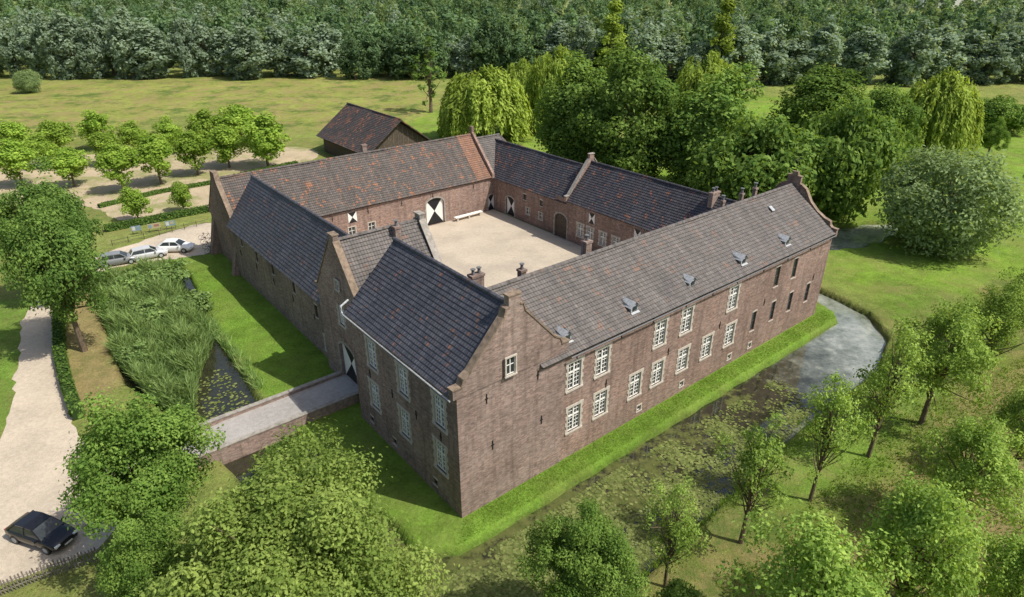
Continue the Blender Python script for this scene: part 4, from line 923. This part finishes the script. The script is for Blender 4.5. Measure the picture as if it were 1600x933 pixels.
def pads(name, pts, z, r, label):
    n = len(pts); P = np.stack([pts[:, 0], pts[:, 1], z+RNG.uniform(0, .02, n)], 1); s = (r*RNG.uniform(.5, 1.3, n))[:, None]; a = RNG.uniform(0, 6.28, n)
    T = np.stack([np.cos(a), np.sin(a), 0*a], 1); B = np.stack([-np.sin(a), np.cos(a), 0*a], 1)
    V1 = np.stack([P-T*s, P-T*s*.5-B*s*.85, P+T*s*.5-B*s*.85, P+T*s], 1).reshape(-1, 3); V2 = np.stack([P-T*s, P+T*s, P+T*s*.5+B*s*.85, P-T*s*.5+B*s*.85], 1).reshape(-1, 3)
    cv = RNG.uniform(0, 1, (n, 2)); me_ = quads_mesh(name, np.vstack([V1, V2]), np.vstack([cv, cv]), L['lily']); o = bpy.data.objects.new(name, me_); C.objects.link(o); tag(o, label, 'lily pads', kind='stuff')
lp = scatter([W2(*p) for p in ((-8, -2.8), (12, -2.8), (32, -3.6), (32, -8), (14, -9.6), (-6, -9.6))], 26000, 12)
lab_ = (lp[:, 0]-O[0])*E1[0]+(lp[:, 1]-O[1])*E1[1]
lbb_ = (lp[:, 0]-O[0])*E2[0]+(lp[:, 1]-O[1])*E2[1]
kk = .7*np.sin(lp[:, 0]*1.1+1+np.sin(lp[:, 1]*.8))+.6*np.sin(lp[:, 1]*1.3+lp[:, 0]*.6)+RNG.normal(size=len(lp))*.8-(lab_-10)*.06-(lbb_+6)*.14; lp = lp[kk > -.1]
pads('lily_pads', lp, -.60, .105, 'olive water lily pads floating in the near part of the moat')
lp = scatter([W2(*p) for p in ((-11, 21.5), (-6, 21.5), (-6.2, 30), (-11.5, 27))], 320, 13); pads('lily_pads', lp, -.60, .12, 'small group of lily pads beside the bridge and the reeds')

# ------------------------------------------------------------------ trees
T = tree
T('ash', 222, 855, 240, 618, 'bright green round tree in front of the bridge, right of the black car')
T('yellow', 458, 1030, 480, 762, 'broad yellow-green tree at the bottom, largest crown of the foreground')
T('ash', 240, 985, 160, 808, 'green tree at the bottom between the black car and the yellow-green tree')
T('ash', 912, 990, 185, 808, 'round dense green tree at the bottom below the near castle corner')
T('young', 1052, 917, 105, 755, 'thin sparse young tree at the near moat edge')
T('young', 1180, 848, 136, 648, 'slender tree on the outer moat bank, fifth back from the far end of its row')
T('young', 1293, 782, 112, 590, 'slender open-crowned tree on the outer moat bank opposite the middle of the long wall')
T('young', 1390, 714, 118, 508, 'slender tree on the outer moat bank opposite the far end of the long wall')
T('airy', 1474, 662, 152, 474, 'dense green tree at the far end of the moat bank row')
T('airy', 1558, 590, 112, 444, 'green tree right of the moat bank row, before the bright meadow')
T('airy', 1600, 540, 95, 410, 'tree on the right edge beside the bright meadow')
T('airy', 1515, 830, 165, 660, 'spreading green tree standing on the brown ground at lower right')
T('airy', 1430, 1000, 208, 760, 'large bright green tree near the bottom right corner')
T('airy', 1275, 1050, 268, 835, 'wide bright green crown at the bottom edge right of the moat')
T('airy', 1608, 750, 110, 600, 'green tree cut off by the right edge at mid height')
T('airy', 1588, 1010, 150, 840, 'light green crown in the bottom right corner')
T('scrub', 1065, 980, 90, 922, 'small low bush at the bottom edge beside the thin young tree', name='bush')
T('scrub', 445, 735, 75, 694, 'low dark bush on the bank below the bridge wall', name='bush')
T('scrub', 1490, 905, 70, 868, 'low dark bush on the brown ground between two light green crowns', name='bush')
T('oak', 92, 548, 155, 326, 'large green tree with bare trunk beside the sandy path')
T('oak', 78, 470, 168, 260, 'tall green tree at the left edge behind the bare-trunked tree')
for px, py, w, t, lab in ((205,452,75,418,'leftmost'),(262,440,80,404,'farthest'),(232,500,85,458,'middle'),(300,485,70,447,'rightmost'),(215,565,70,525,'nearest')):
    T('swampbush', px, py, w, t, '%s bushy grey-green shrub among the moat reeds' % lab, 'shrubs among the reeds', name='bush', z=-.7)
PL = [(20,238,58,184),(88,240,54,182),(150,234,54,166),(205,238,48,184),(262,240,50,178),(318,230,54,165),(372,228,66,159),(22,292,70,212),(106,292,66,226),(184,300,64,220),(242,288,70,205),(302,274,60,200),(352,262,66,190),(412,262,80,172),(60,262,52,204),(165,258,50,200),(210,347,46,288),(283,332,38,280)]
for k, (px, py, w, t) in enumerate(sorted(PL)):
    T('plane', px, py, w, t+6, 'small round bright green yard tree, number %d of 18 from the left' % (k+1) if k not in (0, 17) else ('small round bright green yard tree, leftmost of the yard rows' if k == 0 else 'round bright green yard tree nearest the barn, right end of the rows'), 'clipped trees in rows on the sandy yard')
T('weeping', 757, 220, 145, 106, 'bright weeping willow just behind the barn and the castle back corner')
T('weeping', 815, 170, 66, 91, 'small weeping willow behind the foremost weeping willow')
T('weeping', 868, 205, 95, 75, 'yellow-green weeping willow left of the tall dark alder pair')
T('alder', 905, 265, 145, 90, 'tall dark rounded tree, left one of the pair behind the castle courtyard')
T('alder', 988, 288, 160, 80, 'tallest dark rounded tree behind the castle, right one of the pair')
T('weeping', 1105, 235, 125, 80, 'light green willow top showing between the dark trees behind the castle')
T('alder', 1120, 300, 170, 108, 'broad dark tree behind the right-hand courtyard wing')
T('scrub', 1185, 340, 205, 188, 'wide low dark tree close behind the far castle gable')
T('alder', 1285, 235, 155, 108, 'dark rounded tree right of the light willow top behind the castle')
T('scrub', 1315, 335, 170, 162, 'dark bushy tree right of the far castle gable')
T('alder', 1378, 280, 112, 136, 'dark tree left of the lone weeping willow on the right')
T('scrub', 1240, 330, 110, 215, 'dark bush filling the gap behind the far castle gable', name='bush')
T('weeping', 1462, 246, 130, 110, 'lone weeping willow on the bright meadow at right')
T('roundwillow', 1487, 388, 205, 238, 'big silvery round willow beside the pond at right')
T('ash', 1553, 245, 44, 184, 'small upright tree on the meadow right of the lone weeping willow')
T('scrub', 1567, 206, 95, 152, 'dark bush on the right edge behind the meadow', name='bush')
T('scrub', 1525, 200, 60, 158, 'dark bush between the lone willow and the right edge bush', name='bush')
T('roundwillow', 42, 145, 40, 110, 'small round silvery bush alone in the field at left', name='bush')
T('snag', 670, 176, 55, 58, 'thin half-dead tree standing in the field above the barn')
T('poplar', 958, 128, 52, 2, 'tall pale poplar standing above the far belt near the centre')
T('poplar', 1130, 135, 50, 0, 'tall pale poplar above the far belt right of the centre')
belt = []
x = -30
rd = random.Random(77)
while x < 1640:
    kind = 'belt'
    if 510 < x < 690 or 730 < x < 850 or 930 < x < 1000: kind = 'dark_belt'
    w = rd.uniform(46, 84); base = 121+rd.uniform(-3, 3)+(10 if x > 1000 else 0); top = (28 if x < 480 else 42)+rd.uniform(-18, 18)
    belt.append((kind, x, base, w, top)); x += w*rd.uniform(.45, .65)
for i, (kind, px, py, w, top) in enumerate(belt):
    T(kind, px, py, w, top, ('silver-green willow' if kind == 'belt' else 'dark green tree')+', number %d of %d from left in the front belt row' % (i+1, len(belt)), 'front row of the far tree belt')
# forest mass
def forest():
    rg_ = np.random.default_rng(21); pro = []
    for v in range(5):
        P, N, cv, c = crown_points(11, 16, .2, 560, 26, cmin=.18, cmax=.36, shape=.35, inner=.4, flat=.95, nup=.25, loose=.15); pro.append((P, N, cv))
    pos = []
    y = 247.0
    while y < 430:
        hw = y*.9
        for xx in np.arange(-hw, hw, 9.8): pos.append((xx+rg_.uniform(-3.5, 3.5), y+rg_.uniform(-4, 4), rg_.uniform(.55, 1.1)*(1.2 if rg_.uniform() < .1 else 1)))
        y += 11+(y-247)*.05
    for yy in (480, 540, 610, 700, 820, 950):
        for xx in np.arange(-yy*.92, yy*.92, 12): 
            if (xx > yy*.48 and yy in (540, 610)): continue
            pos.append((xx+rg_.uniform(-4, 4), yy+rg_.uniform(-15, 15), rg_.uniform(.9, 1.2)))
    bins = {'forest': ([], []), 'forest_light': ([], []), 'forest_silver': ([], [])}
    for xx, yy, s in pos:
        P, N, cv = pro[rg_.integers(0, 5)]; a = rg_.uniform(0, 6.28); ca, sa = math.cos(a), math.sin(a); R = np.array([[ca, -sa, 0], [sa, ca, 0], [0, 0, 1]])
        k = rg_.uniform(-.35, .35)
        f = math.sin(xx*.03+math.sin(yy*.05)*2)+.8*math.sin(yy*.06+xx*.011)+rg_.normal()*.4
        key = 'forest' if f < .5 else ('forest_light' if f < 1.15 else 'forest_silver')
        wd_ = s*rg_.uniform(.95, 1.5)
        Q = (P@R.T)*np.array([wd_, wd_, s*rg_.uniform(.9, 1.15)])+np.array([xx, yy, 0]); bins[key][0].append(leaf_verts(Q, N@R.T, .88*rg_.uniform(.6, 1.3, len(Q)))); bins[key][1].append(np.clip(cv*.55+.22+k, 0, 1))
    for key, lab in (('forest', 'dense dark green distant woodland behind the belt'), ('forest_light', 'lighter green patches of the distant woodland'), ('forest_silver', 'silvery patches of the distant woodland')):
        me_ = quads_mesh('forest', np.vstack(bins[key][0]), np.vstack(bins[key][1]), L[key]); o = bpy.data.objects.new('forest', me_); C.objects.link(o); tag(o, lab, 'forest', kind='stuff')
forest()
# far buildings
for (px, py, w, label) in ((430, 14, 70, 'long white building far away above the woods at top left'), (1480, 12, 60, 'pale low building far away above the woods at top right')):
    p = G(px, py); r = empty('far_building', (*p, 0)); tag(r, label, 'building')
    m = MB(); m.box(-w/2, w/2, -6, 6, 0, 17); m.build('wall', M['white'], r)
    m = MB(); m.box(-w/2-.4, w/2+.4, -6.4, 6.4, 17.003, 18.2); m.build('roof', M['lead'], r)
    for k in range(8): m = MB(); m.box(-w/2+3+k*(w-6)/7-1.5, -w/2+3+k*(w-6)/7+1.5, -6.08, -6.003, 11, 14.5); m.build('window', M['glass'], r)

# ------------------------------------------------------------------ light, camera
S = Vector((0.96, -0.36, 0)).normalized(); el = math.radians(54)
sd = Vector((S.x*math.cos(el), S.y*math.cos(el), math.sin(el)))
sl = bpy.data.lights.new('sun', 'SUN'); sl.energy = 4.9; sl.angle = math.radians(.55); sl.color = (1, .95, .86)
so = bpy.data.objects.new('sun', sl); C.objects.link(so); so.rotation_euler = sd.to_track_quat('Z', 'Y').to_euler()
wd = bpy.data.worlds.new('World'); bpy.context.scene.world = wd; wd.use_nodes = True; nt = wd.node_tree
sky = nt.nodes.new('ShaderNodeTexSky'); sky.sky_type = 'NISHITA'; sky.sun_disc = False; sky.sun_elevation = el; sky.sun_rotation = math.atan2(S.x, S.y); sky.dust_density = 3.0; sky.air_density = 1.2
bg = nt.nodes['Background']; nt.links.new(sky.outputs[0], bg.inputs[0]); bg.inputs[1].default_value = .13
cam = bpy.data.cameras.new('camera'); co = bpy.data.objects.new('camera', cam); C.objects.link(co)
co.location = (0, 0, CH); co.rotation_euler = (math.pi/2-PITCH, 0, 0); cam.sensor_width = 36; cam.lens = 36*F/1600; cam.clip_end = 6000; cam.clip_start = .5
sc = bpy.context.scene; sc.camera = co
sc.view_settings.view_transform = 'Standard'; sc.view_settings.look = 'None'; sc.view_settings.exposure = 0
